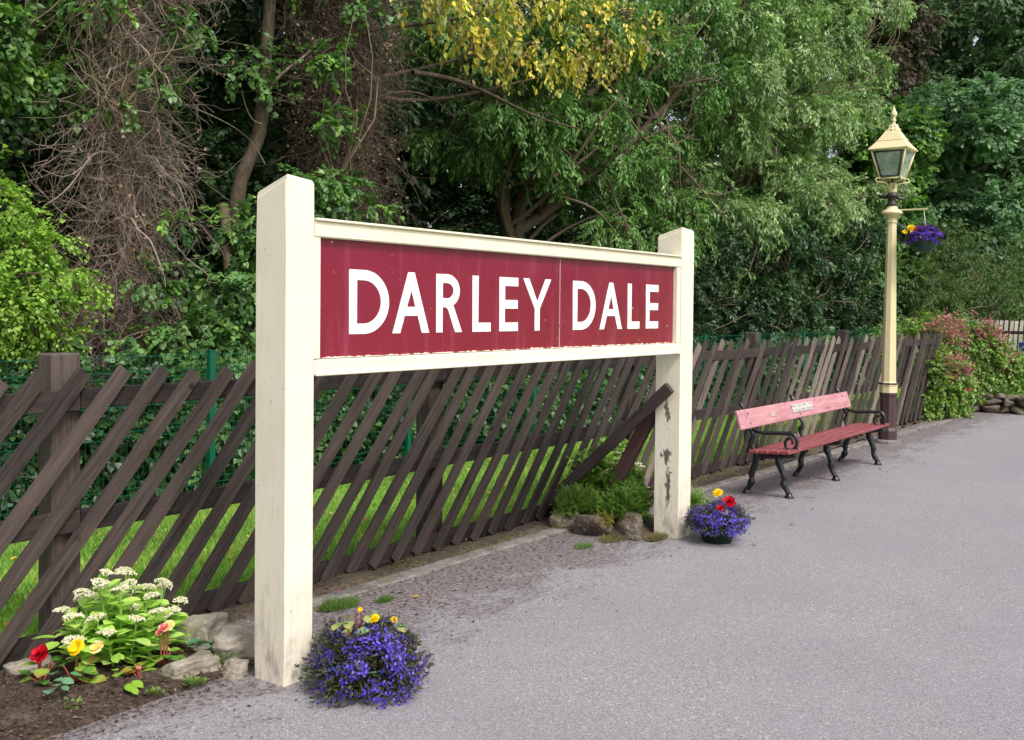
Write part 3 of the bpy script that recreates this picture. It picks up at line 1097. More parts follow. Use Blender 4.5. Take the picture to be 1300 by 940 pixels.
class Tubes:
    def __init__(self, sides=4): self.V, self.F, self.off, self.k = [], [], 0, sides

    def add(self, P, R):
        P = np.asarray(P, float); n = len(P); k = self.k
        T = unit(np.gradient(P, axis=0))
        ref = np.array([0, 0, 1.0]) if abs(T[0, 2]) < .8 else np.array([1.0, 0, 0])
        X = unit(np.cross(T, ref)); Y = np.cross(T, X)
        a = np.arange(k) * 2 * pi / k
        R = np.broadcast_to(np.asarray(R, float), (n,))
        V = P[:, None] + (X[:, None] * np.cos(a)[None, :, None] + Y[:, None] * np.sin(a)[None, :, None]) * R[:, None, None]
        i = np.arange(n - 1)[:, None]; j = np.arange(k)[None]
        F = np.stack([i * k + j, i * k + (j + 1) % k, (i + 1) * k + (j + 1) % k, (i + 1) * k + j], -1).reshape(-1, 4) + self.off
        self.V.append(V.reshape(-1, 3)); self.F.append(F); self.off += n * k

    def build(self, name, mat, parent=None, smooth=True):
        me = np_mesh(name, np.concatenate(self.V), np.concatenate(self.F), M[mat], smooth=smooth)
        return link(name, me, parent)


def curve(a, b, rng, n=8, wob=.12, sag=0.0):
    a, b = np.array(a, float), np.array(b, float)
    t = np.linspace(0, 1, n)[:, None]
    L = np.linalg.norm(b - a)
    m1, m2 = rng.normal(0, wob * L, 3), rng.normal(0, wob * L, 3)
    p = a * (1 - t) + b * t + np.sin(t * pi) * m1 + np.sin(t * 2 * pi) * m2 * .5
    p[:, 2] += sag * L * np.sin(t[:, 0] * pi)
    return p


def tree(name, label, cat, base, stems, blobs, r0, nspray, nleaf, length, leaf, lsize, cols, seed, limbs=14, twigs=120, group=None, crown='crown', barkmat='bark', front_shift=0.0, **kw):
    rng = np.random.default_rng(seed + 500)
    root = empty(name, base)
    tag(root, label, cat, group)
    me, P = crown_mesh(crown, blobs, nspray, nleaf, length, leaf, lsize, cols, seed=seed, **kw)
    me.transform(Matrix.Translation((-base[0], -base[1], -base[2])))
    link(crown, me, root)
    T = Tubes(7)
    B = np.array(base)
    ends = []
    for st in stems:
        pts = np.array([base] + list(st), float)
        # densify
        tt = np.linspace(0, len(pts) - 1, 4 * len(pts))
        q = np.stack([np.interp(tt, np.arange(len(pts)), pts[:, k]) for k in range(3)], 1)
        q += np.cumsum(rng.normal(0, .012, q.shape), 0)
        T.add(q - B, np.linspace(r0, r0 * .35, len(q)))
        ends.append(q)
    o = T.build('trunk', barkmat, root)
    if limbs:
        T = Tubes(5)
        allp = np.concatenate([e[len(e) // 3:] for e in ends])
        tips = []
        for i in range(limbs):
            s = allp[rng.integers(0, len(allp))]
            near = P[np.argsort(np.linalg.norm(P - s, axis=1))[:max(10, len(P) // 3)]]
            e = near[rng.integers(0, len(near))] + np.array([0, -front_shift, 0])
            c = curve(s, e, rng, 9, .09, .06)
            T.add(c - B, np.linspace(r0 * .35, .008, 9))
            tips.append(c)
        tips = np.concatenate(tips)
        for i in range(twigs):
            e = P[rng.integers(0, len(P))]
            s = tips[np.argmin(np.linalg.norm(tips - e, axis=1))]
            T.add(curve(s, e, rng, 6, .14, -.02) - B, np.linspace(.011, .004, 6) * (1 + .04 * max(0, B[0] - 8)))
        T.build('limbs', barkmat, root)['kind'] = 'stuff'
    return root


G_MID = [lin(70, 112, 50), lin(92, 136, 60), lin(58, 96, 48), lin(112, 152, 74)]
G_DARK = [lin(40, 74, 38), lin(56, 92, 46), lin(34, 62, 36), lin(70, 104, 52)]
G_LIGHT = [lin(126, 168, 56), lin(146, 184, 64), lin(104, 148, 48), lin(158, 190, 84)]
G_WILLOW = [lin(86, 122, 62), lin(112, 146, 80), lin(72, 106, 58), lin(134, 162, 96)]
G_BLUE = [lin(78, 122, 72), lin(98, 144, 84), lin(64, 102, 62), lin(122, 164, 100)]
G_YEL = [lin(240, 214, 66), lin(226, 190, 56), lin(196, 198, 76), lin(246, 224, 80), lin(130, 152, 66), lin(226, 204, 92), lin(158, 118, 92), lin(104, 136, 60), lin(110, 140, 64), lin(146, 110, 88)]
G_COP = [lin(78, 64, 58), lin(96, 84, 70), lin(66, 58, 54), lin(92, 100, 70)]

def soften(cols, sat=.80, k=1.0):
    sat = min(1.0, sat + .10)
    out = []
    for c in cols:
        l = .3 * c[0] + .6 * c[1] + .1 * c[2]
        out.append((k * 1.03 * (l + (c[0] - l) * sat), k * (l + (c[1] - l) * sat), k * (l + (c[2] - l) * sat) * 1.12, 1))
    return out


G_MID, G_DARK, G_LIGHT, G_WILLOW, G_BLUE = soften(G_MID, .8), soften(G_DARK, .8, .85), soften(G_LIGHT, .92), soften(G_WILLOW, .78), soften(G_BLUE, .8, .95)


def clumps(x0, x1, y0, y1, zlo, zhi, n, r, seed, flat=.62):
    """loose leaf masses filling a slab; zlo and zhi give the lower and upper outline along x"""
    rs = random.Random(seed)
    out, tries = [], 0
    while len(out) < n and tries < n * 40:
        tries += 1
        x = rs.uniform(x0, x1)
        f = (x - x0) / (x1 - x0)
        a = zlo[0] + (zlo[1] - zlo[0]) * f
        b_ = zhi[0] + (zhi[1] - zhi[0]) * f
        z = rs.uniform(a, b_)
        y = rs.uniform(y0, y1)
        rr = r * rs.uniform(.6, 1.25)
        if any((x - o[0]) ** 2 + (z - o[2]) ** 2 + .6 * (y - o[1]) ** 2 < (.62 * (rr + o[3])) ** 2 for o in out): continue
        out.append((x, y, z, rr, rr * .85, rr * flat))
    return out


# ---- far mass that closes the view
me, _ = crown_mesh('distant_woodland', [(x, 24 + .10 * x + (x % 7), 6, 5.5, 3, 7.5 + .04 * x, 1) for x in range(-2, 100, 5)] +
                   [(x, 22, 1.5, 4, 2.5, 2.6, .5) for x in range(0, 80, 5)] + [(x, 21, 5.5, 3.4, 2.0, 3.0, .8) for x in range(8, 44, 4)] + [(x, 17.5, 4.5, 2.4, 1.2, 4.0, .8) for x in range(4, 18, 2)] +
                   [(78, y, 10, 5, 5, 14, 1.4) for y in range(-4, 34, 5)],
                   15000, 14, 1.5, 'oval', .28, [lin(40, 62, 34), lin(54, 80, 42), lin(32, 50, 28)], seed=3, shell=.35, front=.15, mat='leafmatt')  # leaf colours darkened to stand in for shade in the gaps between trees
tag(link('distant_woodland', me), 'mass of distant woodland closing the view, gap shade put into its leaf colour', 'woodland', kind='stuff')

# ---- the trees
WG1 = [lin(84, 126, 56), lin(108, 148, 72), lin(68, 106, 50), lin(134, 168, 92), lin(96, 132, 66)]
tree('ash_tree', 'broad grey-green narrow-leaved tree behind the right half of the sign', 'tree', (16.2, 12.0, 0),
     [[(16.2, 12.0, 2.0), (16.3, 11.9, 3.9), (17.3, 11.6, 5.3), (18.9, 11.2, 7.2)], [(16.2, 12.0, 2.6), (15.6, 12, 4.6), (15.2, 12, 6.5)], [(16.3, 11.9, 3.2), (18.8, 11.4, 4.7), (20.8, 10.8, 6.6)]],
     clumps(14.6, 23.5, 10.2, 13.2, (4.7, 2.4), (6.8, 9.8), 100, .47, 5) + [(17.6, 10.6, 3.2, .7, .6, .4), (19.8, 10.4, 3.3, .8, .6, .5), (14.6, 12.6, 6.9, 1.2, .8, .8)],
     .17, 5800, 26, .38, 'narrow', .115, WG1, 21, limbs=90, twigs=900, front_shift=.45, droop=.6, wide=1.7, shell=.15, out=.7)
tree('willow_tree', 'tall pale green willow with drooping sprays left of the lamp post', 'tree', (27.5, 13.2, 0),
     [[(27.3, 13.2, 2.5), (26.6, 13.0, 5), (26.5, 12.9, 8)], [(27.8, 13.2, 3.0), (29.0, 12.9, 6), (29.5, 12.6, 9)]],
     clumps(22.2, 34.2, 9.8, 13.6, (4.0, 5.0), (9.8, 13.0), 120, .66, 6) + [(23.2, 10.0, 3.9, .9, .7, .5), (26.0, 9.6, 4.6, 1.0, .8, .5)],
     .22, 7600, 26, .50, 'narrow', .135, soften([lin(110, 146, 74), lin(144, 176, 98), lin(88, 124, 62), lin(176, 198, 134)], .85), 22, limbs=90, twigs=900, front_shift=.55, droop=.5, wide=1.8, shell=.15, out=.8)
tree('oak_tree', 'blue-green rounded tree behind the lamp and hanging basket', 'tree', (42.0, 10.4, 0),
     [[(42.0, 10.4, 2.5), (42.2, 10.3, 5), (42.5, 10, 8)]],
     clumps(38.5, 45, 7.4, 11.6, (2.2, 2.2), (9.6, 10.6), 66, .95, 7, .6),
     .25, 5200, 24, .62, 'diamond', .20, G_BLUE + soften([lin(120, 156, 104)], .8), 23, limbs=30, twigs=250, droop=.3, wide=1.3, shell=.3)
tree('beech_tree', 'copper-leaved beech at the top right behind the lamp finial', 'tree', (47.5, 15.5, 0),
     [[(47.5, 15.5, 5), (47.6, 15.4, 10)]],
     clumps(45.4, 49.2, 13.2, 15.4, (8.6, 10), (15.8, 16.4), 26, .85, 8, .6),
     .28, 1900, 26, .8, 'diamond', .24, G_COP, 24, limbs=10, twigs=60, droop=.4, shell=.3, mat='leafmatt')
tree('lime_tree', 'grey-green tree at the far top right edge', 'tree', (56, 14.5, 0),
     [[(56, 14.5, 6), (56, 14.3, 13)]],
     clumps(51.5, 61, 8.2, 16, (5, 5), (19, 19), 70, 1.45, 9, .62),
     .32, 4200, 24, 1.0, 'diamond', .32, soften([lin(84, 116, 68), lin(106, 138, 84), lin(72, 100, 60)], .8), 25, limbs=20, twigs=80, droop=.4, shell=.3, mat='leafmatt')
tree('maple_tree', 'mid green broad-leaved tree filling the gap beside the lamp lantern', 'tree', (35.6, 12.0, 0),
     [[(35.6, 12.0, 2.5), (35.4, 11.8, 5)]],
     clumps(32.6, 37.4, 9.9, 12.0, (2.6, 2.4), (6.6, 9.0), 34, .8, 10, .6),
     .18, 2700, 24, .55, 'ivy', .16, G_MID + G_LIGHT[:1], 26, limbs=24, twigs=200, droop=.4, shell=.3)
tree('holly_bush', 'glossy evergreen shrub, leaves darkened for overhang shade, right of the sign behind the mesh fence', 'bush', (19.8, 10.6, 0),
     [[(19.8, 10.6, 1.2), (19.9, 10.6, 2.2)]],
     clumps(17.6, 23.4, 9.9, 11.6, (.9, .9), (2.6, 3.6), 34, .50, 11, .6),
     .06, 1900, 24, .34, 'oval', .085, G_DARK + soften([lin(84, 120, 64)], .75), 27, limbs=20, twigs=160, droop=.4, shell=.2)  # dark leaf palette stands in for shade under the overhanging crowns
tree('laurel_bush', 'leafy shrub, greens darkened for overhang shade, with paler tips behind the fence above the bench', 'bush', (26.0, 10.8, 0),
     [[(26, 10.8, 1.4), (26.1, 10.8, 2.6)]],
     clumps(23.4, 32.5, 9.6, 12.0, (.9, .9), (4.2, 4.6), 56, .66, 12, .6),
     .06, 3000, 24, .42, 'oval', .105, soften(G_MID, .95, .8) + G_DARK, 28, limbs=30, twigs=250, droop=.4, shell=.2)  # dimmed greens put the shade of the crowns above into the leaf colour
tree('yew_tree', 'deep green tree behind the sign centre shading the hollow', 'tree', (15.4, 17.5, 0),
     [[(15.4, 17.5, 4), (15.5, 17.4, 8)]],
     [(13.5, 16.5, 7.9, 2.6, 2, 2.0), (18.0, 17.0, 8.4, 3.0, 2.2, 2.4), (22.0, 17.5, 7.5, 3, 2.4, 3.0), (26, 18, 9.5, 3.4, 2.4, 3.2), (22, 16.6, 3.0, 2.6, 1.8, 2.2), (17.5, 17.5, 3.4, 1.5, 1.5, 1.6)],
     .2, 2800, 24, .8, 'diamond', .17, G_DARK, 29, limbs=20, twigs=80, droop=.4, shell=.4, mat='leafmatt')
tree('sycamore_tree', 'dark leafy tree at the top left behind the dead ivy', 'tree', (7.2, 13.2, 0),
     [[(7.2, 13.2, 3), (7.4, 13, 6)]],
     clumps(1.2, 12.0, 11.4, 13.6, (.8, 2.4), (7.0, 8.2), 84, .72, 13, .62),
     .16, 5700, 24, .45, 'ivy', .085, G_DARK + soften([lin(74, 112, 48)], .8), 30, limbs=30, twigs=300, droop=.4, shell=.25)
tree('elder_bush', 'mid green overhanging foliage at the top left corner', 'bush', (4.4, 10.2, 0),
     [[(4.4, 10.2, 2), (4.8, 10.0, 4)]],
     clumps(3.9, 6.2, 9.3, 10.3, (3.4, 4.2), (5.6, 5.8), 22, .34, 14, .6),
     .07, 950, 22, .28, 'ivy', .060, G_MID + G_LIGHT[:1], 31, limbs=14, twigs=90, droop=.5, shell=.2)
tree('hawthorn_bush', 'bright yellow-green hawthorn at the left edge behind the fence', 'bush', (4.3, 9.3, 0),
     [[(4.3, 9.3, 1.2), (4.4, 9.2, 2.4)]],
     [(4.15, 8.75, 2.62, .42, .4, .28), (4.5, 8.7, 2.15, .50, .4, .26), (4.25, 8.6, 1.72, .5, .4, .22), (4.95, 8.6, 1.88, .34, .3, .14), (4.0, 8.8, 1.30, .6, .4, .22), (4.75, 8.7, 1.42, .35, .3, .16), (4.05, 8.9, 3.0, .3, .3, .2), (4.6, 8.8, 2.5, .25, .25, .12)],
     .05, 720, 24, .22, 'diamond', .044, G_LIGHT, 32, limbs=20, twigs=120, droop=.45, wide=1.3, shell=.1, out=.9)
tree('ivy_bush', 'ivy and bramble mound growing through the mesh fence at left', 'bush', (7.6, 9.2, 0),
     [[(7.6, 9.2, 1.0), (7.7, 9.1, 1.8)]],
     [(7.35, 9.0, 2.55, .45, .35, .2), (7.9, 9.1, 2.2, .5, .35, .3), (7.0, 9.0, 1.9, .45, .35, .25), (7.6, 8.9, 1.6, .5, .35, .3), (8.3, 9.2, 2.7, .4, .3, .3), (6.5, 8.8, 1.3, .5, .35, .3), (8.3, 9.1, 1.7, .4, .35, .3), (7.1, 8.8, 1.15, .6, .35, .3), (8.6, 9.2, 3.1, .35, .3, .2), (8.1, 9, 3.15, .25, .2, .1)],
     .04, 900, 22, .24, 'ivy', .060, G_MID + soften([lin(132, 176, 62), lin(84, 130, 66)], .85), 33, limbs=16, twigs=90, droop=.5, shell=.15)
# low growth right behind the wire, one plant per few metres
for i, (x, w_, h_, sz, pal, lab) in enumerate([
        (4.2, 1.2, .62, .060, G_DARK + [lin(84, 122, 60)], 'low dark ivy growth behind the mesh fence at the left edge'),
        (6.4, 1.4, .60, .062, G_MID, 'low green ivy growth behind the mesh fence beside the first fence post'),
        (9.0, 1.7, .62, .064, G_DARK + [lin(98, 140, 62)], 'ivy growth behind the mesh fence under the sign left half'),
        (11.9, 1.8, .60, .066, G_MID, 'ivy growth behind the mesh fence under the sign centre'),
        (15.0, 2.0, .62, .075, G_DARK + [lin(84, 124, 60)], 'dark ivy growth behind the mesh fence under the sign right half'),
        (18.5, 2.2, .60, .085, G_MID, 'low green growth behind the mesh fence just right of the sign'),
        (22.4, 2.1, .62, .095, G_DARK + [lin(84, 124, 60)], 'low dark growth behind the mesh fence above the bench'),
        (26.8, 2.4, .66, .11, G_MID, 'low green growth behind the mesh fence by the lamp post'),
        (31.5, 2.6, .8, .13, G_DARK, 'low dark growth at the far end of the mesh fence')]):
    tree('ivy_bush', lab, 'bush', (x, 7.9, 0), [[(x, 7.9, .3), (x + .1, 7.9, .8)]],
         [(x, 7.72, .50 if x < 11 else .36, w_ * 1.1, .40, h_ if x < 11 else .5), (x + w_ * .5, 7.95, .8 if x < 11 else .55, w_ * .7, .4, h_ * .7), (x - w_ * .5, 7.9, .75 if x < 11 else .5, w_ * .7, .4, h_ * .7)],
         .02, int(620 + 60 * i * .3), 22, .28 + .02 * i, 'ivy', sz, pal, 60 + i, limbs=6, twigs=30, droop=.5, shell=.25, zmin=.03)


# ---- yellowing elm branch reaching in over the sign
rng = np.random.default_rng(77)
yt = empty('elm_tree', (10.1, 10.9, 0))
tag(yt, 'tree with yellow and brown autumn leaves on long branches above the sign', 'tree')
T = Tubes(7)
B = np.array((10.1, 10.9, 0))
T.add(curve((10.1, 10.9, 0), (10.2, 10.85, 4.9), rng, 10, .01) - B, np.linspace(.14, .10, 10))
T.add(curve((10.2, 10.85, 4.8), (10.8, 10.6, 8.4), rng, 10, .02) - B, np.linspace(.10, .05, 10))
T.build('trunk', 'bark', yt)
T = Tubes(6)
brs = [((10.25, 10.8, 4.9), (13.9, 10.2, 6.2)), ((10.25, 10.8, 4.85), (16.4, 10.1, 6.15)), ((11.6, 10.5, 5.25), (15.4, 9.9, 4.9)), ((10.3, 10.8, 5.6), (15.2, 10.3, 7.2)), ((13.4, 10.3, 5.7), (17.6, 10.2, 7.0)), ((10.5, 10.8, 6.2), (13.5, 10.3, 7.4))]
pts = []
for a, c in brs:
    p = curve(a, c, rng, 14, .03, .03)
    T.add(p - B, np.linspace(.045, .012, 14))
    pts.append(p)
allp = np.concatenate(pts)
for i in range(90):
    s = allp[rng.integers(3, len(allp))]
    e = s + rng.normal(0, 1, 3) * np.array([.45, .3, .22]) + np.array([.2, 0, -.05])
    T.add(curve(s, e, rng, 6, .1, .04) - B, np.linspace(.008, .003, 6))
T.build('branch', 'bark', yt)
me, P = crown_mesh('foliage', [(11.8, 10.2, 6.35, .6, .5, .28), (12.7, 10.1, 5.95, .65, .5, .26), (13.6, 10.0, 5.75, .7, .5, .28), (14.7, 10.0, 6.0, .8, .5, .30), (15.7, 9.9, 6.3, .8, .5, .30), (16.7, 9.9, 6.7, .8, .5, .32), (17.5, 10, 7.2, .7, .5, .35), (13.3, 10.2, 6.6, .9, .5, .32), (15.0, 10.2, 7.0, .9, .5, .35), (12.0, 10.3, 7.1, .7, .5, .3), (16.4, 10.2, 7.6, 1.0, .5, .35), (14.0, 10.2, 7.6, 1.0, .5, .35)],
                   460, 13, .42, 'oval', .105, G_YEL + [lin(120, 150, 60), lin(96, 134, 54)], droop=1.0, seed=41, shell=.1, front=1, out=.5, csvar=.12, wide=.95)
me.transform(Matrix.Translation((-10.1, -10.9, 0)))
link('foliage', me, yt, (0, 0, .18))


# ---- slim trunk with a pale side branch
def simple_trunk(name, label, cat, pts, r, extra=(), mat='bark', leafs=None, seed=5):
    rng = np.random.default_rng(seed)
    base = pts[0]
    root = empty(name, base); tag(root, label, cat)
    B = np.array(base)
    T = Tubes(9)
    P = np.array(pts, float)
    tt = np.linspace(0, len(P) - 1, 6 * len(P))
    q = np.stack([np.interp(tt, np.arange(len(P)), P[:, k]) for k in range(3)], 1)
    for _ in range(3): q[1:-1] = (q[:-2] + q[1:-1] * 2 + q[2:]) / 4
    T.add(q - B, np.linspace(r, r * .75, len(q)) * (1 + .05 * rng.normal(0, 1, len(q))))
    T.build('trunk', mat, root)
    for (a, c, rr) in extra:
        T = Tubes(6)
        p = curve(a, c, rng, 12, .05, 0)
        T.add(p - B, np.linspace(rr, rr * .4, 12))
        T.build('branch', 'twig', root)
    return root


st = simple_trunk('slim_tree', 'slim leaning grey trunk rising just left of the near sign post', 'tree',
                  [(8.35, 10.5, 0), (8.25, 10.5, 1.6), (8.30, 10.45, 3.2), (8.62, 10.4, 3.9), (8.70, 10.4, 4.9), (8.85, 10.4, 6.6)], .105,
                  [((8.62, 10.38, 4.2), (9.5, 10.2, 5.4), .028), ((8.55, 10.3, 4.0), (8.0, 10.0, 4.3), .012)])
me, P = crown_mesh('crown', [(8.9, 10.4, 6.6, 1.2, .9, .8), (9.4, 10.3, 4.6, .35, .3, .25), (8.3, 10.2, 4.7, .35, .3, .3)], 260, 20, .32, 'ivy', .065, G_MID + [lin(120, 160, 60)], seed=9, shell=.2)
me.transform(Matrix.Translation((-8.35, -10.5, 0)))
link('crown', me, st)
# sawn stump of a limb
rng = np.random.default_rng(5)
sb = empty('cut_trunk', (7.75, 9.7, 0)); tag(sb, 'leaning trunk with a pale round sawn limb end beside the near sign post', 'tree')
T = Tubes(9); T.add(curve((0, 0, 0), (-.05, .25, 2.9), rng, 8, .02), np.linspace(.09, .06, 8)); T.build('trunk', 'bark', sb)
b = MB(); b.tube([(-.03, .2, 2.38), (-.12, -.02, 2.50)], [.055, .052], 12); b.build('limb_stub', M['bark'], sb)
b = MB(); b.tube([(-.12, -.021, 2.5005), (-.1235, -.030, 2.5055)], [.050, .048], 14); b.build('cut_face', M['cutwood'], sb)


# ---- dead ivy columns: a trunk clothed in a tangle of grey stems
def dead_ivy(name, label, base, H, rw, seed, mat, n1, n2, side, dens_leaf, topw=1.5, arcs=()):
    rng = np.random.default_rng(seed)
    root = empty(name, base); tag(root, label, 'tree')
    T = Tubes(8)
    T.add(curve((0, 0, 0), (.1, .05, H), rng, 12, .012), np.linspace(.14, .09, 12))
    T.build('trunk', 'bark', root)
    T = Tubes(3)
    anchors = []

    def rad(z): return rw * (0.55 + .45 * min(1, z / (H * .45))) * (1 if z < H * .6 else 1 + .25 * (z / H - .6))
    def stem(p, h, n, r0, grav, curl, step):
        """a stem that wanders: heading drifts, curls, sags and is drawn back to the column"""
        ax = unit(rng.normal(0, 1, 3))
        P = [p.copy()]
        for k in range(n - 1):
            h = unit(h + rng.normal(0, .22, 3) + curl * np.cross(ax, h) + np.array([0, 0, -grav]))
            q = P[-1]
            d = math.hypot(q[0], q[1])
            lim = rad(max(q[2], .1)) * 1.15
            if d > lim and k < n * .7: h = unit(h - np.array([q[0], q[1], 0]) / d * min(.5, (d - lim) * 1.5) * (1 if abs(curl) > .1 else .15))
            if d < .17: h = unit(h + np.array([q[0], q[1], 0]) / (d + .01) * .6)
            P.append(q + h * step)
        P = np.array(P)
        P[:, 2] = np.maximum(P[:, 2], .03)
        T.add(P, np.linspace(r0, r0 * .3, n))
        return P

    def start(rk=.8):
        z = H * rng.uniform(.04, 1.0) ** .85
        a = rng.uniform(-pi - .3, .3) if rng.uniform() < .85 else rng.uniform(0, pi)
        r_ = rad(z) * rng.uniform(.3, rk)
        return np.array([cos(a) * r_, sin(a) * r_ * .85, z]), a
    for i in range(n1):                                   # stems wandering over the column
        p, a = start()
        if rng.uniform() < .6:
            h = np.array([cos(a + rng.normal(0, 1)) * .4, sin(a) * .3, -1.0 if rng.uniform() < .7 else .8])
            A = stem(p, h, 15, rng.uniform(.002, .0075) if rng.uniform() < .95 else rng.uniform(.009, .016), .02, rng.normal(0, .10), rng.uniform(.05, .11))
        else:
            sg = 1 if rng.uniform() < .5 else -1
            h = np.array([-sin(a) * sg, cos(a) * sg * .5, rng.normal(0, .5)])
            A = stem(p, h, 14, rng.uniform(.0025, .007), .03, rng.normal(0, .22), rng.uniform(.05, .085))
        anchors.append(A[::3])
    for i in range(n2):                                   # long shoots arching out and sagging
        p, a = start(.6)
        sg = 1 if rng.uniform() < side else -1
        h = np.array([sg * rng.uniform(.6, 1.0), rng.uniform(-.7, .1), rng.uniform(-.4, .6)])
        L = topw * rng.uniform(.035, .10) * (.35 + .65 * p[2] / H)
        A = stem(p, h, 15, rng.uniform(.003, .008), rng.uniform(.0, .12), rng.normal(0, .05), L)
        anchors.append(A[4::2])
        for k in range(rng.integers(1, 5)):
            j = rng.integers(4, 14)
            q = A[j] + (A[j] - A[j - 1]) * rng.uniform(1, 3) + rng.normal(0, 1, 3) * np.array([.10, .08, .10])
            T.add(curve(A[j], q, rng, 5, .10), np.linspace(.004, .0016, 5))
    for (a, c, r_) in arcs:
        for k in range(1):
            T.add(curve(a, c, rng, 16, .07, .12), np.linspace(r_, r_ * .35, 16))
    T.build('dead_stems', mat, root)
    A = np.concatenate(anchors)
    m = dens_leaf
    P = A[rng.integers(0, len(A), m)] + rng.normal(0, .03, (m, 3))
    D = unit(rng.normal(0, 1, (m, 3)) + np.array([0, 0, -1.0]))
    V, F, C = scatter('ivy', P, D, rng.normal(0, 1, (m, 3)), rng.uniform(.02, .05, m), palette([lin(120, 92, 72), lin(152, 122, 98), lin(96, 72, 58), lin(170, 142, 118)], m, rng), .8)
    link('dead_leaves', np_mesh('dead_leaves', V, F, M['leafmatt'], C), root)
    return root


dead_ivy('ivy_clad_tree', 'trunk smothered in a pale tangle of dead ivy stems at the left', (6.05, 9.55, 0), 6.4, .42, 101, 'twig', 1500, 560, .68, 2600, 1.25,
         arcs=[((-.1, -.2, 3.2), (-1.0, -.4, 2.6), .016), ((.1, -.3, 2.9), (.35, -.5, 1.6), .02), ((.1, -.3, 2.3), (1.2, -.5, 1.1), .012), ((0, -.3, 2.4), (.45, -.5, .9), .014), ((.2, -.3, 3.9), (1.6, -.4, 3.3), .012), ((.1, -.3, 3.2), (1.4, -.4, 2.7), .010)])
dead_ivy('ivy_clad_tree', 'darker brown trunk hung with dead ivy behind the left half of the sign', (9.75, 10.25, 0), 8.0, .60, 102, 'twigdark', 2400, 800, .62, 7000, 1.5,
         arcs=[((.2, -.2, 4.3), (1.7, -.3, 3.3), .03), ((.2, -.2, 4.4), (2.3, -.2, 4.6), .03), ((.1, -.3, 4.1), (.3, -.4, 2.6), .014)])

tree('ivy_bush', 'live green ivy sprays climbing over the pale dead-ivy trunk', 'ivy', (6.0, 9.0, 0), [[(6.0, 9.05, 1.5), (6.05, 9.1, 3.0)]],
     [(6.3, 9.0, 2.55, .28, .15, .12), (5.7, 9.0, 3.6, .22, .15, .10), (6.2, 9.0, 3.9, .3, .15, .12), (6.0, 8.9, 1.95, .3, .15, .12), (6.5, 9.0, 4.5, .3, .2, .14), (5.5, 9.0, 4.6, .3, .2, .14), (5.9, 9.0, 1.35, .3, .2, .12), (6.4, 8.9, 1.2, .3, .2, .15)],
     .012, 150, 16, .2, 'ivy', .055, G_MID + G_LIGHT[:1], 111, limbs=8, twigs=20, droop=.4, shell=.1)
tree('ivy_bush', 'live green ivy sprays beside the brown dead-ivy trunk above the near sign post', 'ivy', (9.2, 9.6, 0), [[(9.2, 9.6, 1.5), (9.15, 9.6, 3.0)]],
     [(9.0, 9.5, 4.0, .3, .2, .2), (9.1, 9.5, 3.3, .35, .2, .15), (9.7, 9.5, 3.0, .4, .2, .12), (9.0, 9.5, 4.8, .3, .2, .2), (9.5, 9.5, 5.6, .3, .2, .15), (8.7, 9.5, 2.8, .3, .2, .15)],
     .012, 170, 16, .22, 'ivy', .065, G_MID + G_LIGHT[:1], 112, limbs=8, twigs=20, droop=.4, shell=.1)

# ================================================================== LAWN GRASS
rng = np.random.default_rng(8)
def blades(n, xf, yf, zf, size, cols, seed, mat='grass', lean=.35):
    rng = np.random.default_rng(seed)
    x, y = xf(rng, n), yf(rng, n)
    P = np.stack([x, y, zf(x, y)], 1)
    D = unit(np.stack([rng.normal(0, lean, n), rng.normal(0, lean, n), np.ones(n)], 1))
    U = np.stack([rng.normal(0, 1, n), rng.normal(0, 1, n), np.zeros(n)], 1)
    s = rng.uniform(.6, 1.3, n) * size
    c = palette(cols, n, rng, .15)
    pn = np.sin(x * 2.3 + np.sin(y * 3.1) * 1.7) * .5 + np.sin(y * 4.7 + x * 1.3) * .5 + rng.normal(0, .35, n)
    c = c * (1 + .16 * pn[:, None]) * np.where(pn[:, None] > .55, np.array([[1.25, 1.02, 1.15]]), 1)
    return scatter('blade', P, D, U, s, np.clip(c, 0, 1), 3.0)


GR = [lin(134, 182, 66), lin(156, 200, 84), lin(116, 164, 58), lin(176, 210, 112), lin(170, 182, 106), lin(96, 140, 56)]
parts = []
for x0, x1, n, sz in ((1.5, 7, 90000, .042), (7, 12, 70000, .05), (12, 18, 50000, .06), (18, 30, 40000, .075)):
    parts.append(blades(n, lambda r, n, a=x0, b_=x1: r.uniform(a, b_, n), lambda r, n: r.uniform(4.85, 7.45, n), lambda x, y: 0.01 + 0 * x, sz, GR, int(x0 * 7)))
off = 0; VV, FF, CC = [], [], []
for V, F, C in parts:
    VV.append(V); FF.append(F + off); CC.append(C); off += len(V)
tag(link('lawn_grass', np_mesh('lawn_grass', np.concatenate(VV), np.concatenate(FF), M['grass'], np.concatenate(CC))), 'bright green mown grass behind the picket fence', 'grass', kind='stuff')
V, F, C = blades(30000, lambda r, n: r.uniform(19.3, 28, n), lambda r, n: r.uniform(1.5, 5.3, n), lambda x, y: .25 + 0 * x, .08, GR, 91)
tag(link('bank_grass', np_mesh('bank_grass', V, F, M['grass'], C)), 'grass on the raised bank beyond the dry-stone wall', 'grass', kind='stuff')
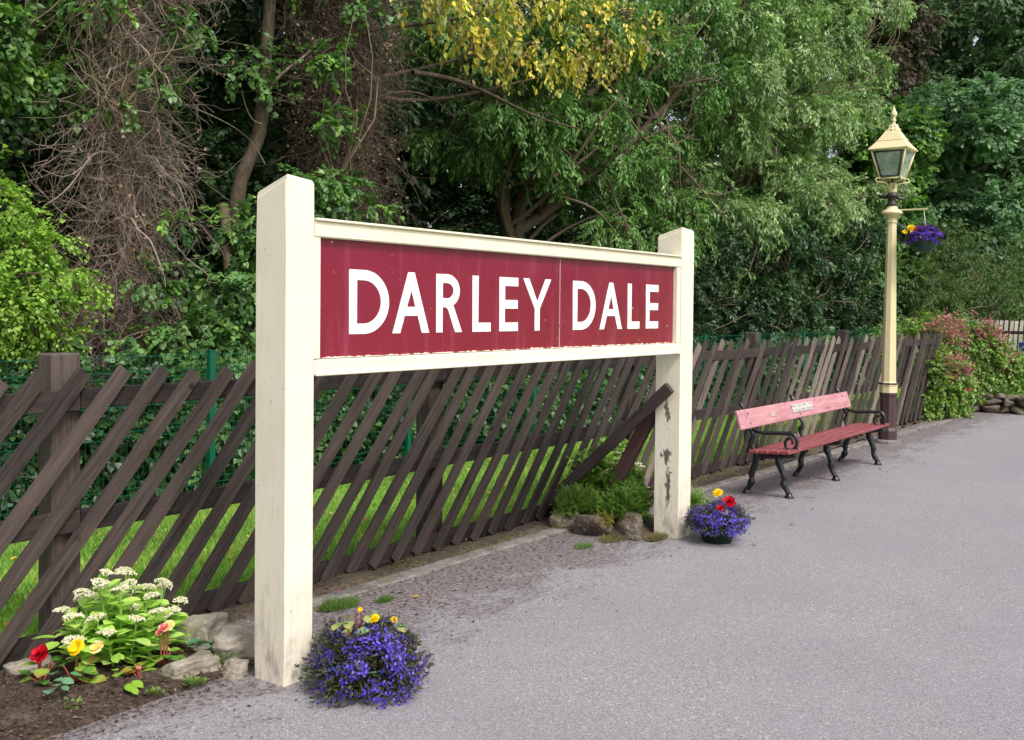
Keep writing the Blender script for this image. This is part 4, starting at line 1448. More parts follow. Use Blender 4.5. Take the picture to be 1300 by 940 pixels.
# scrubby grass and litter along the soil strip
n = 6000
x = rng.uniform(1.8, 17, n); y = rng.uniform(4.36, 4.85, n)
keep = np.array([noise.noise(Vector((a * 2.1, b_ * 4, 7))) > .12 for a, b_ in zip(x, y)])
x, y = x[keep], y[keep]; n = len(x)
V, F, C = scatter('blade', np.stack([x, y, np.full(n, .01)], 1), unit(np.stack([rng.normal(0, .6, n), rng.normal(0, .6, n), np.ones(n)], 1)), rng.normal(0, 1, (n, 3)), rng.uniform(.02, .05, n), palette([lin(120, 130, 62), lin(150, 140, 90), lin(96, 118, 52)], n, rng), 2.5)
tag(link('verge_grass', np_mesh('verge_grass', V, F, M['grass'], C)), 'sparse dry grass along the soil strip under the picket fence', 'grass', kind='stuff')
n = 2600
x = rng.uniform(1.7, 3.3, n); y = rng.uniform(3.72, 4.6, n)
zz = -.01 + .055 * (np.sin(pi * (x - 1.6) / 1.76) * np.sin(pi * (y - 3.72) / .9)) ** .4 + .004
V, F, C = scatter('oval', np.stack([x, y, zz], 1), unit(np.stack([rng.normal(0, 1, n), rng.normal(0, 1, n), rng.uniform(-.1, .5, n)], 1)), np.tile((0, 0, 1.0), (n, 1)) + rng.normal(0, .5, (n, 3)), rng.uniform(.008, .026, n),
                  palette([lin(74, 56, 46), lin(104, 84, 68), lin(56, 44, 38), lin(132, 114, 96)], n, rng), .8)
tag(link('bark_mulch', np_mesh('bark_mulch', V, F, M['leafmatt'], C)), 'bark chips covering the left flower bed soil', 'mulch', kind='stuff')
# leaf and twig crumbs on the ground
n = 22000
x = 1.5 + 15.5 * rng.uniform(0, 1, n) ** 1.5; y = 4.75 - np.abs(rng.normal(0, .60, n))
z = np.where(y > 4.33, .035, .004)
V, F, C = scatter('diamond', np.stack([x, y, z], 1), unit(np.stack([rng.normal(0, 1, n), rng.normal(0, 1, n), rng.uniform(0, .25, n)], 1)), np.tile((0, 0, 1.0), (n, 1)) + rng.normal(0, .3, (n, 3)), rng.uniform(.004, .013, n) * np.where(rng.uniform(0, 1, n) < .12, 2.2, 1),
                  palette([lin(74, 56, 46), lin(104, 82, 66), lin(60, 46, 40), lin(140, 116, 92)], n, rng))
tag(link('leaf_litter', np_mesh('leaf_litter', V, F, M['leafmatt'], C)), 'brown leaf crumbs swept against the platform edging', 'litter', kind='stuff')
n = 420
x = rng.uniform(2.5, 14, n); y = rng.uniform(4.9, 7.6, n)
V, F, C = scatter('oval', np.stack([x, y, np.full(n, .055)], 1), unit(np.stack([rng.normal(0, 1, n), rng.normal(0, 1, n), rng.uniform(-.1, .2, n)], 1)), np.tile((0, 0, 1.0), (n, 1)) + rng.normal(0, .3, (n, 3)), rng.uniform(.025, .055, n),
                  palette([lin(206, 160, 60), lin(190, 150, 110), lin(226, 196, 70), lin(150, 104, 70)], n, rng))
tag(link('fallen_leaves', np_mesh('fallen_leaves', V, F, M['leafmatt'], C)), 'yellow and brown leaves fallen on the lawn', 'leaves', kind='stuff')


# ================================================================== ROCKS
def rock_mesh(seed, mat='stone', sub=4, rough=.22, sq=.55, name='rock'):
    b = MB()
    bmesh.ops.create_icosphere(b.bm, subdivisions=sub, radius=1.0)
    o = Vector((seed * 13.7, seed * 3.1, 0))
    rs = random.Random(seed)
    planes = [(Vector((rs.gauss(0, 1), rs.gauss(0, 1), rs.gauss(0, .7))).normalized(), rs.uniform(.66, .95)) for _ in range(9)]
    for v in b.bm.verts:
        p = v.co.copy()
        m = max(abs(p.x), abs(p.y), abs(p.z))
        p = p.lerp(p / m, sq)
        for nrm, d in planes:
            e = p.dot(nrm) - d
            if e > 0: p -= nrm * e * .97
        p *= 1 + rough * noise.noise(p * 1.3 + o) + rough * .45 * noise.noise(Vector((p.x * 3, p.y * 3, p.z * 6)) + o) + rough * .28 * noise.noise(p * 10 + o)
        v.co = p
    for f in b.bm.faces: f.smooth = True
    return b.mesh(name, M[mat])


def rock(label, x, y, z, sx, sy, sz, rz, seed, group, mat='stone'):
    me = rock_mesh(seed, mat, sq=.93 if mat == 'bedstone' else .6, rough=.12 if mat == 'bedstone' else .22)
    me.transform(Matrix.Diagonal((sx, sy, sz, 1)))
    o = link('rock', me, None, (x, y, z), (random.uniform(-.08, .08), random.uniform(-.08, .08), rz))
    tag(o, label, 'rock', group)


gL = 'rocks edging the left flower bed'
rock('pale grey rock directly right of the cream-flowered sedum', 3.20, 4.30, .05, .15, .11, .085, .2, 1, gL)
rock('largest pale rock leaning against the near sign post', 3.17, 3.99, .04, .15, .12, .095, .3, 2, gL)
rock('flat-topped rock at the bottom front of the left flower bed', 2.88, 3.95, .01, .13, .10, .075, -.1, 3, gL)
rock('small upright dark slab of rock between the two larger bed rocks', 3.07, 4.13, .05, .03, .06, .085, .4, 4, gL)
rock('half-buried rock at the left edge behind the red begonia', 2.44, 4.52, .02, .13, .09, .07, .0, 5, gL)
rock('low rounded rock just in front of the near sign post foot', 3.03, 3.82, -.02, .09, .07, .08, .5, 6, gL)
gM = 'stones edging the bed at the far sign post'
rock('small leftmost stone of the bed at the far sign post', 6.60, 4.38, .05, .10, .13, .085, .1, 7, gM, 'bedstone')
rock('middle mossy block of the bed at the far sign post', 6.58, 4.08, .06, .11, .14, .095, -.25, 8, gM, 'bedstone')
rock('square block touching the far sign post', 6.68, 3.82, .06, .10, .14, .105, -.15, 9, gM, 'bedstone')

# bed soil mounds
def mound(name, x0, x1, y0, y1, h, mat):
    def zf(x, y):
        fx = sin(pi * min(1, max(0, (x - x0) / (x1 - x0)))); fy = sin(pi * min(1, max(0, (y - y0) / (y1 - y0))))
        return -.01 + h * (max(0, fx * fy)) ** .4 * (1 + .35 * noise.noise(Vector((x * 9, y * 9, 0))))
    struct(name, grid_mesh(name, x0, x1, y0, y1, 60, 50, zf, M[mat]))


mound('flower_bed', 1.6, 3.36, 3.80, 4.62, .055, 'mulch')
mound('flower_bed', 6.55, 7.4, 3.72, 4.62, .10, 'mulch')


# ================================================================== DRY-STONE WALL
wall = empty('stone_wall', (19.05, 3.3, 0))
tag(wall, 'low dry-stone wall holding the raised bank at the far right', 'wall')
smesh = [rock_mesh(40 + i, 'wallstone', 3, .16, .92, 'stone') for i in range(6)]
rs = random.Random(4)
for row, (zz, hh) in enumerate(((.06, .075), (.18, .065), (.285, .055))):
    y = 4.75 - rs.uniform(0, .1)
    while y > -1.5:
        w = rs.uniform(.09, .19)
        y -= w
        hs_ = hh * rs.uniform(.85, 1.2)
        o = link('stone', rs.choice(smesh), wall, (rs.uniform(-.03, .03), y - 3.3, zz + rs.uniform(-.012, .012)), (rs.uniform(-.15, .15), rs.uniform(-.1, .1), rs.uniform(-.2, .2) + pi * rs.randint(0, 1)), (.14, w * 1.02, hs_))
        y -= w * .93
b = MB(); b.box((.16, -1.6, .12), (.14, 6.2, .26)); b.build('core', M['mulch'], wall)

# ================================================================== FAR PICKET FENCE
ff = empty('picket_fence', (27, 2, .25))
tag(ff, 'distant bleached pale picket fence beyond the rose bush at the right edge', 'fence')
fpm = picket_mesh(77, 1.36, .075, .02, mat='farpicket')
y = 6.3
while y > -2:
    link('picket', fpm, ff, (random.uniform(-.01, .01), y - 2, -.02), (radians(16) + random.uniform(-.03, .03), 0, pi / 2 + random.uniform(-.03, .03)))
    y -= .112
for zz in (.35, 1.0):
    b = MB(); b.box((.03, 0.2, zz), (.04, 8, .08)); b.build('rail', M['rail'], ff)
for yy in (-3.5, -1, 1.5, 4):
    b = MB(); b.box((.10, yy, .6), (.1, .1, 1.3)); b.build('fence_post', M['fpost'], ff)
b = MB(); b.box((0, 0, 0), (.012, .16, .22), None, .003); b.build('fence_sign', m_plain('blue_enamel', lin(34, 44, 140), .4), ff, (-.03, 3.1 - 0.35, .66))['label'] = 'small blue plate on the pale pickets'


# ================================================================== FLOWERS
def petal_flower(name, cols, r, npet, layers, cup=.5, seed=1, center=None):
    rng = np.random.default_rng(seed)
    V, F, C = [], [], []
    off = 0
    for l in range(layers):
        rr = r * (1 - .22 * l)
        for k in range(npet):
            a = 2 * pi * (k + .5 * l) / npet + rng.normal(0, .1)
            tilt = cup * .45 + .28 * l + rng.normal(0, .08)
            pw = rr * 1.15 * pi / npet
            ring = [(0, 0, 0), (.45, -.75, .05), (.85, -.75, .10), (1.03, 0, .06), (.85, .75, .10), (.45, .75, .05)]
            d = np.array([cos(a) * cos(tilt), sin(a) * cos(tilt), sin(tilt)])
            s = np.array([-sin(a), cos(a), 0])
            nn = np.cross(d, s)
            P = np.array([d * p[0] * rr + s * p[1] * pw - nn * p[2] * rr * rng.uniform(-1, 1.5) for p in ring]) + np.array([0, 0, .004 * l])
            V.append(P)
            F += [(off, off + 1, off + 2), (off, off + 2, off + 3), (off, off + 3, off + 4), (off, off + 4, off + 5)]
            c = np.array(cols[rng.integers(0, len(cols))][:3]) * rng.uniform(.85, 1.1)
            cc = np.tile(c, (6, 1))
            if center is not None: cc[0] = center[:3]
            C.append(cc)
            off += 6
    return np_mesh(name, np.concatenate(V), np.array(F), M['petal'], np.clip(np.concatenate(C), 0, 1))


RED = [lin(196, 14, 36), lin(170, 8, 28), lin(214, 30, 52)]
YEL = [lin(246, 208, 20), lin(250, 220, 40), lin(238, 190, 10)]
CRY = [lin(248, 236, 190), lin(250, 228, 150)]
PNK = [lin(232, 110, 130), lin(240, 150, 140), lin(246, 200, 150)]
fl_red = petal_flower('flower', RED, .040, 8, 4, .7, 1)
fl_yel = petal_flower('flower', YEL, .036, 6, 2, .6, 2)
fl_yel2 = petal_flower('flower', YEL, .036, 8, 3, .6, 5)
fl_cry = petal_flower('flower', CRY, .034, 5, 2, .4, 3, center=YEL[0])
fl_pnk = petal_flower('flower', PNK, .026, 6, 3, .9, 4)


def leaf_obj_mesh(name, cols, L, W, seed, cup=.15, seg=5):
    rng = np.random.default_rng(seed)
    V, C = [], []
    for i in range(seg + 1):
        t = i / seg
        w = W * (sin(pi * min(1, t * .93 + .05)) ** .75) * (1 if i < seg else .0)
        z = -cup * L * t * t
        for s in (-1, 0, 1):
            V.append((L * t, s * w, z + abs(s) * .18 * w)); C.append(np.array(cols[0][:3]) * (1.0 if s else 1.12))
    F = []
    for i in range(seg):
        for s in range(2):
            a = i * 3 + s
            F.append((a, a + 1, a + 4, a + 3))
    C = np.array(C)
    if len(cols) > 1: C[-6:] = C[-6:] * .4 + np.array(cols[1][:3]) * .6
    return np_mesh(name, np.array(V), np.array(F), M['leaf'], np.clip(C, 0, 1), smooth=True)


# --- sedum
SG = [[lin(178, 214, 96)], [lin(160, 202, 84)], [lin(194, 224, 112)], [lin(168, 206, 108), lin(200, 210, 104)]]
sed_leaf = [leaf_obj_mesh('leaf', c, 1.0, .27, i, .18) for i, c in enumerate(SG)]
rng = np.random.default_rng(31)


def head_mesh(seed, cols, n=120, r=.5, flat=.28):
    rg = np.random.default_rng(seed)
    V, F, C, off = [], [], [], 0
    octv = np.array([(1, 0, 0), (-1, 0, 0), (0, 1, 0), (0, -1, 0), (0, 0, 1), (0, 0, -1)], float)
    octf = [(0, 2, 4), (2, 1, 4), (1, 3, 4), (3, 0, 4), (2, 0, 5), (1, 2, 5), (3, 1, 5), (0, 3, 5)]
    for i in range(n):
        a = rg.uniform(0, 2 * pi); q = sqrt(rg.uniform()) * r * (1 + .15 * sin(3 * a + seed))
        z = flat * (1 - (q / r) ** 2) * .5 + rg.normal(0, .03)
        V.append(octv * rg.uniform(.045, .075) + np.array([q * cos(a), q * sin(a), z]))
        F += [tuple(k + off for k in f) for f in octf]
        C.append(np.tile(np.array(cols[rg.integers(0, len(cols))][:3]), (6, 1)))
        off += 6
    return np_mesh('flower_head', np.concatenate(V), np.array(F), M['petal'], np.concatenate(C))


heads = [head_mesh(i, [lin(238, 230, 206), lin(222, 214, 180), lin(244, 236, 216), lin(206, 208, 160)]) for i in range(4)]


def bake_rest(root, limit=300):
    """leaves past the first few hundred become one joined part"""
    kids = [c for c in root.children if c.name.split('.')[0] == 'leaf']
    rest = kids[limit:]
    if not rest: return
    bpy.context.view_layer.update()
    V, F, C, off = [], [], [], 0
    for o in rest:
        me = o.data
        n = len(me.vertices)
        co = np.empty(n * 3, dtype=np.float32); me.vertices.foreach_get('co', co)
        Mx = np.array(o.matrix_basis)
        V.append(co.reshape(-1, 3) @ Mx[:3, :3].T + Mx[:3, 3])
        F += [tuple(i + off for i in p.vertices) for p in me.polygons]
        cc = np.empty(n * 4, dtype=np.float32); me.color_attributes['tint'].data.foreach_get('color', cc)
        C.append(cc.reshape(-1, 4)[:, :3]); off += n
        bpy.data.objects.remove(o)
    link('leaf', np_mesh('leaf', np.concatenate(V), np.array(F), M['leaf'], np.concatenate(C), smooth=True), root)['kind'] = 'stuff'


def sedum(x, y, z0, R, H, nst, label, seed, leafk=1.0, headk=1.0):
    rng = np.random.default_rng(seed)
    root = empty('sedum_plant', (x, y, z0)); tag(root, label, 'plant')
    T = Tubes(5)
    for i in range(nst):
        a = i * 2.39996
        q = R * sqrt((i + .5) / nst)
        hx, hy = q * cos(a), q * sin(a) * .75
        h = H * (1 - .36 * (q / R) ** 2) * rng.uniform(.80, 1.08)
        if hy < -.2 * R and rng.uniform() < .6: h *= .72
        P = curve((hx * .55, hy * .55, 0), (hx, hy, h), rng, 7, .02)
        T.add(P, np.linspace(.006, .004, 7))
        me = heads[rng.integers(0, 4)]
        s = rng.uniform(.062, .10) * headk
        link('flower_head', me, root, (hx, hy, h - .004), (rng.uniform(-.25, .25), rng.uniform(-.25, .25), rng.uniform(0, 6)), s)
        for k in range(13):
            f = .12 + .80 * k / 13 + rng.uniform(-.04, .04)
            p = P[0] * (1 - f) + P[-1] * f
            aa = a + k * 2.4 + rng.normal(0, .3)
            L = rng.uniform(.065, .10) * leafk * (1.15 - .40 * f)
            o = link('leaf', sed_leaf[rng.integers(0, 4)], root, tuple(p), (rng.uniform(-.3, .3), -rng.uniform(.0, .7), aa), L)
    # low skirt of leaf rosettes
    for i in range(60):
        a = rng.uniform(0, 2 * pi)
        q = R * rng.uniform(.35, 1.0)
        p = (q * cos(a), q * sin(a) * .75, H * rng.uniform(.12, .55) * (1.1 - .4 * q / R))
        o = link('leaf', sed_leaf[rng.integers(0, 4)], root, p, (rng.uniform(-.5, .5), -rng.uniform(-.3, .6), a + rng.normal(0, .8)), rng.uniform(.06, .105) * leafk)
    T.build('stems', 'sedumstem', root)
    bake_rest(root)
    return root


M['sedumstem'] = m_plain('sedum_stem', lin(140, 176, 96), .5)
sedum(2.75, 4.30, .04, .295, .40, 27, 'bright green sedum with flat cream flower heads in the left bed', 71, 1.25, .98)
sedum(7.22, 4.20, .06, .22, .48, 18, 'small cream-headed sedum behind the reddish brace at the far post', 72, .9, .8)


# --- begonias
def begonia(label, x, y, z0, flowers, leafcols, seed, nleaf=9, R=.09):
    rng = np.random.default_rng(seed)
    root = empty('begonia_plant', (x, y, z0)); tag(root, label, 'plant')
    T = Tubes(5)
    lm = [leaf_obj_mesh('leaf', c, 1.0, .42, seed + i, .12, 4) for i, c in enumerate(leafcols)]
    for (dx, dy, h, me, s) in flowers:
        T.add(curve((dx * .3, dy * .3, 0), (dx, dy, h), rng, 6, .03), .004)
        o = link('flower', me, root, (dx, dy, h), (rng.uniform(.5, 1.0), rng.uniform(-.4, .1), -.9), s)
    for i in range(nleaf):
        a = rng.uniform(0, 2 * pi)
        q = R * rng.uniform(.2, 1)
        h = rng.uniform(.02, .09)
        T.add(curve((0, 0, 0), (q * cos(a), q * sin(a), h), rng, 5, .03), .003)
        link('leaf', lm[i % len(lm)], root, (q * cos(a), q * sin(a), h), (rng.uniform(-.3, .3), rng.uniform(-.3, .3), a + rng.normal(0, .5)), rng.uniform(.05, .08))
    T.build('stems', 'begstem', root)


M['begstem'] = m_plain('begonia_stem', lin(150, 70, 60), .5)
BL = [[lin(120, 164, 62), lin(176, 170, 70)], [lin(92, 140, 56)], [lin(150, 180, 74), lin(190, 120, 80)]]
begonia('red double begonia at the left edge of the bed', 2.36, 4.30, .03, [(.0, 0, .13, fl_red, 1.15)], BL, 5, 8)
begonia('begonia with one yellow and one cream bloom left of the sedum', 2.44, 4.18, .03, [(.02, .0, .16, fl_yel, 1.1), (.10, -.02, .145, fl_cry, 1.05)], BL, 6, 9)
begonia('small pink-budded begonia in front of the sedum', 2.82, 4.06, .04, [(0, 0, .17, fl_pnk, 1.1), (.03, .01, .175, fl_cry, .8), (-.01, .02, .15, fl_pnk, .8)], BL, 7, 8, .06)
begonia('low red-stemmed begonia seedling with curled leaves in the bed', 2.66, 4.02, .03, [(.0, 0, .05, fl_pnk, .4)], [BL[2], [lin(170, 140, 70)]], 8, 6, .06)
# blue-green strawberry-like leaves between the rocks
SB = [[lin(116, 162, 120)], [lin(98, 146, 100)]]
for (lab, x, y, sd, n) in (('blue-green toothed leaves growing between the rocks', 2.95, 4.05, 11, 10), ('small green seedling leaves by the small upright slab', 3.06, 4.04, 12, 6), ('green leaf rosette at the front of the left bed', 2.55, 3.98, 13, 9), ('light green ground leaves at the foot of the red begonia', 2.33, 4.15, 14, 9)):
    rng = np.random.default_rng(sd)
    r = empty('leafy_plant', (x, y, .03)); tag(r, lab, 'plant')
    lm = [leaf_obj_mesh('leaf', c, 1.0, .40, sd + i, .1, 4) for i, c in enumerate(SB if sd != 13 else [[lin(140, 180, 60)]])]
    for i in range(n):
        a = rng.uniform(0, 2 * pi); q = rng.uniform(.01, .09)
        link('leaf', lm[i % len(lm)], r, (q * cos(a), q * sin(a), rng.uniform(.02, .08)), (rng.uniform(-.3, .3), rng.uniform(-.3, .3), a), rng.uniform(.04, .075))


for i, (xx, yy, lab) in enumerate(((2.30, 3.98, 'small green seedling on bare soil nearest the red begonia'), (2.62, 3.84, 'tiny green seedling alone on the soil in front of the sedum'), (2.80, 3.80, 'small green seedling just in front of the flat-topped bed rock'))):
    rng = np.random.default_rng(200 + i)
    q = .05 * np.sqrt(rng.uniform(0, 1, 60)); a = rng.uniform(0, 2 * pi, 60)
    P = np.stack([q * np.cos(a), q * np.sin(a), np.zeros(60)], 1)
    V, F, C = scatter('oval', P, unit(np.stack([P[:, 0] * 14, P[:, 1] * 14, rng.uniform(.2, 1, 60)], 1)), rng.normal(0, .4, (60, 3)) + np.array([0, 0, 1]), rng.uniform(.02, .045, 60), palette([lin(112, 140, 70), lin(140, 160, 84), lin(90, 116, 60)], 60, rng), 1.2)
    tag(link('seedling', np_mesh('seedling', V, F, M['leaf'], C), None, (xx, yy, .02), None, (.9, .6, .8)[i]), lab, 'seedling', 'seedlings at the front of the left bed')


# --- lobelia tubs
VIO = [lin(92, 74, 198), lin(114, 96, 214), lin(74, 54, 172), lin(140, 120, 222), lin(92, 62, 176), lin(70, 58, 150)]
PUR = [lin(92, 48, 178), lin(116, 66, 204), lin(76, 36, 150)]


def lobelia(parent, R, H, zc, n, seed, cols, sz=.012, skirt=.35, foli=1.0, lscale=1.0, lopside=0.0):
    rng = np.random.default_rng(seed)
    m = int(n * foli * 1.6)
    d = unit(rng.normal(0, 1, (m, 3)))
    d[:, 2] = np.where(d[:, 2] < -skirt, -d[:, 2], d[:, 2])
    lump = np.array([noise.noise(Vector((float(q[0]) * 2.5 + seed, float(q[1]) * 2.5, float(q[2]) * 2.5))) for q in d])[:, None]
    rr = rng.uniform(.45, 1.04, (m, 1)) * (1 + .40 * lump)
    P = d * rr * np.array([R, R, H]) + np.array([0, 0, zc])
    P[:, 2] = np.maximum(P[:, 2], .004)
    D = unit(d + rng.normal(0, .5, (m, 3)))
    V, F, C = scatter('narrow', P, D, rng.normal(0, 1, (m, 3)), rng.uniform(.7, 1.3, m) * .030 * lscale, palette([lin(70, 82, 48), lin(92, 84, 70), lin(58, 70, 44), lin(110, 92, 84), lin(86, 108, 54)], m, rng), 1.4)
    o = link('foliage', np_mesh('foliage', V, F, M['leafmatt'], C), parent)
    d = unit(rng.normal(0, 1, (n, 3)))
    d[:, 2] = np.where(d[:, 2] < -skirt, -d[:, 2], d[:, 2])
    lump = np.array([noise.noise(Vector((float(q[0]) * 2.5 + seed, float(q[1]) * 2.5, float(q[2]) * 2.5))) for q in d])[:, None]
    dens = np.array([noise.noise(Vector((float(q[0]) * 3 + 9, float(q[1]) * 3, float(q[2]) * 3))) for q in d])
    bare = dens - .25 * lopside * (-d[:, 0] + -d[:, 2] * .3)
    keep = bare > -.20 + rng.uniform(-.3, .35, n)
    d, lump = d[keep], lump[keep]; n = len(d)
    P = d * (1 + .40 * lump) * np.where(rng.uniform(0, 1, (n, 1)) < .12, rng.uniform(1.05, 1.25, (n, 1)), rng.uniform(.90, 1.06, (n, 1))) * np.array([R, R, H]) + np.array([0, 0, zc])
    P[:, 2] = np.maximum(P[:, 2], .008)
    # every bloom = three lower petals + two small upper ones
    VV, FF, CC, off = [], [], [], 0
    fc = palette(cols, n, rng, .12)
    e1 = unit(np.cross(d, np.tile((0, 0, 1.0), (n, 1)) + rng.normal(0, .1, (n, 3))))
    e2 = np.cross(d, e1)
    for k, ang in enumerate((-.6, 0.0, .6, 2.6, 3.6)):
        dd = unit((e2 * cos(ang) + e1 * sin(ang)) + d * .15)
        s = rng.uniform(.8, 1.25, n) * sz * (1 if k < 3 else .6)
        V, F, C = scatter('diamond', P, dd, d, s, fc, 1.6)
        VV.append(V); FF.append(F + off); CC.append(C); off += len(V)
    return link('blooms', np_mesh('blooms', np.concatenate(VV), np.concatenate(FF), M['petal'], np.concatenate(CC)), parent)


def tub(R, H, mat='potgreen'):
    b = MB()
    b.lathe([(R * .72, 0), (R * .98, H * .9), (R * 1.06, H * .9), (R * 1.06, H), (R * .95, H), (R * .92, H * .86)], n=28, capt=True)
    return b


p1 = empty('flower_tub', (3.27, 3.21, 0)); tag(p1, 'large mound of violet lobelia with yellow begonias at the near sign post', 'flower pot')
tub(.19, .14).build('pot', M['potgreen'], p1)
lobelia(p1, .245, .178, .085, 5200, 51, VIO, .0085, .45, lopside=.8)
for (dx, dy, h, me, s) in ((.03, -.02, .305, fl_yel2, .7), (.12, -.05, .28, fl_yel, .6), (-.02, .02, .35, fl_yel, .35)):
    link('flower', me, p1, (dx, dy, h), (.7, -.3, -.9), s)
lm = [leaf_obj_mesh('leaf', [lin(150, 170, 96), lin(196, 170, 100)], 1.0, .42, 3, .2, 4), leaf_obj_mesh('leaf', [lin(126, 158, 110)], 1.0, .42, 4, .2, 4)]
rg = np.random.default_rng(9)
for i in range(15):
    link('leaf', lm[i % 2], p1, (rg.uniform(-.08, .12), rg.uniform(-.10, .06), rg.uniform(.25, .29) if i < 11 else .32), (rg.uniform(-.5, .5), rg.uniform(-.1, .5), rg.uniform(0, 6)), rg.uniform(.04, .075))
T = Tubes(5)
for (dx, dy, h) in ((-.02, .02, .35), (-.04, .03, .33), (.03, -.02, .305), (-.12, 0, .32)): T.add(curve((dx * .6, dy, .15), (dx, dy, h), rg, 6, .02), .004)
T.build('stems', 'begstem', p1)
for (dx, dy) in ((-.12, 0), (-.14, .02), (-.10, .01)): link('leaf', lm[0], p1, (dx, dy, .32), (.2, .1, rg.uniform(0, 6)), .06)

p2 = empty('flower_tub', (6.95, 3.24, 0)); tag(p2, 'dark green pot of violet lobelia with red and yellow begonias at the far sign post', 'flower pot')
tub(.145, .12).build('pot', M['potgreen'], p2)
lobelia(p2, .225, .125, .14, 2400, 52, VIO, .0100, .35)
for (dx, dy, h, me, s) in ((.02, -.08, .295, fl_red, 1.3), (-.11, -.07, .27, fl_red, .7), (.00, .0, .355, fl_yel2, 1.1), (-.07, -.09, .235, fl_yel, .8)):
    link('flower', me, p2, (dx, dy, h), (.7, -.4, -.9), s)
for i in range(8): link('leaf', lm[i % 2], p2, (rg.uniform(-.1, .08), rg.uniform(-.1, .1), rg.uniform(.23, .28)), (rg.uniform(-.5, .5), rg.uniform(-.1, .5), rg.uniform(0, 6)), rg.uniform(.05, .08))

hb = empty('hanging_basket', (LX, LY - .40, 2.48)); tag(hb, 'hanging basket of purple, red and yellow flowers on the lamp arm', 'flower basket')
b = MB(); b.lathe([(.05, 0), (.13, .02), (.165, .08), (.175, .135), (.185, .135), (.185, .15), (.17, .15)], n=24); b.build('bowl', M['potgreen'], hb)
for k in range(3):
    a = radians(90 + 120 * k)
    b = MB(); b.tube([(.175 * cos(a), .175 * sin(a), .145), (0, 0, .50)], .0045, 5); b.build('chain', M['chain'], hb)
lb = lobelia(hb, .20, .125, .185, 1500, 53, PUR, .020, .5, lscale=1.3)
for (dx, dy, h, me, s) in ((-.12, .12, .30, fl_yel2, 1.5), (-.12, .03, .27, fl_red, 1.2), (-.10, -.03, .30, fl_red, .9), (-.14, .19, .25, fl_yel, 1.0), (-.16, .09, .24, fl_yel, .9)):
    link('flower', me, hb, (dx, dy, h), (.3, -.9, 0), s)

# --- shrubs at the far sign post
tree('heath_plant', 'feathery dark green heath against the left of the far sign post', 'plant', (6.86, 3.98, .05), [[(6.86, 3.98, .12)]],
     [(6.84, 3.92, .20, .19, .15, .16), (6.98, 4.05, .32, .16, .13, .15), (6.74, 4.02, .16, .14, .12, .10)], .01, 1300, 16, .055, 'narrow', .030, [lin(92, 130, 46), lin(116, 152, 56), lin(76, 112, 42)], 81, limbs=3, twigs=10, droop=-.3, shell=.2, zmin=.03, upright=.8, front=1)
tree('heath_plant', 'low bushy green heath at the left end of the far post bed', 'plant', (6.78, 4.36, .05), [[(6.78, 4.36, .1)]],
     [(6.72, 4.34, .17, .17, .12, .12)], .01, 600, 16, .055, 'narrow', .028, [lin(104, 136, 56), lin(128, 156, 66), lin(86, 116, 48)], 82, limbs=3, twigs=10, droop=-.2, shell=.2, zmin=.03, upright=.6, front=1)
tree('heath_plant', 'yellowing moss-like cushion on the middle block at the far post', 'plant', (6.56, 4.00, .1), [[(6.56, 4.0, .14)]],
     [(6.56, 3.98, .13, .07, .06, .05)], .006, 200, 12, .03, 'narrow', .018, [lin(150, 136, 50), lin(120, 120, 50)], 83, limbs=2, twigs=5, droop=.3, shell=.2, zmin=.03, front=1)
tree('leafy_plant', 'light green leafy perennial filling the back of the far post bed', 'plant', (7.15, 4.45, .03), [[(7.15, 4.45, .3)]],
     [(7.12, 4.42, .30, .24, .12, .22), (6.96, 4.44, .22, .14, .1, .14), (7.4, 4.4, .34, .16, .12, .22)], .01, 420, 14, .10, 'oval', .045, [lin(124, 162, 60), lin(146, 182, 76), lin(100, 140, 52)], 84, limbs=4, twigs=20, droop=.2, shell=.1, zmin=.03, upright=.4, front=1)
tree('herb_plant', 'fine green weed growing behind the far sign post foot', 'plant', (7.22, 3.62, 0), [[(7.22, 3.62, .08)]],
     [(7.24, 3.60, .14, .13, .12, .12)], .005, 260, 14, .07, 'narrow', .035, [lin(110, 150, 56), lin(130, 166, 70)], 85, limbs=2, twigs=6, droop=0, shell=.1, zmin=.01, upright=.7, front=1)
b = MB(); b.box((0, 0, .17), (.022, .004, .34)); o = b.build('plant_label', M['white'], None, (7.02, 4.05, .06), (-.05, -.28, 0)); tag(o, 'narrow white plant label stuck in the bed behind the reddish brace', 'plant label')


# --- weeds on the asphalt
def tuft(label, x, y, r, n, L, seed, cols, flat=1.0):
    rng = np.random.default_rng(seed)
    q = r * np.sqrt(rng.uniform(0, 1, n)); a = rng.uniform(0, 2 * pi, n)
    P = np.stack([q * np.cos(a), q * np.sin(a) * .6, np.zeros(n)], 1)
    D = unit(np.stack([P[:, 0] / r + rng.normal(0, .4, n), P[:, 1] / r + rng.normal(0, .4, n), flat * rng.uniform(.4, 1.4, n)], 1))
    V, F, C = scatter('blade', P, D, rng.normal(0, 1, (n, 3)), rng.uniform(.5, 1.2, n) * L, palette(cols, n, rng), 1.7)
    tag(link('grass_tuft', np_mesh('grass_tuft', V, F, M['grass'], C), None, (x, y, .004)), label, 'weed', 'weeds sprouting from the platform')


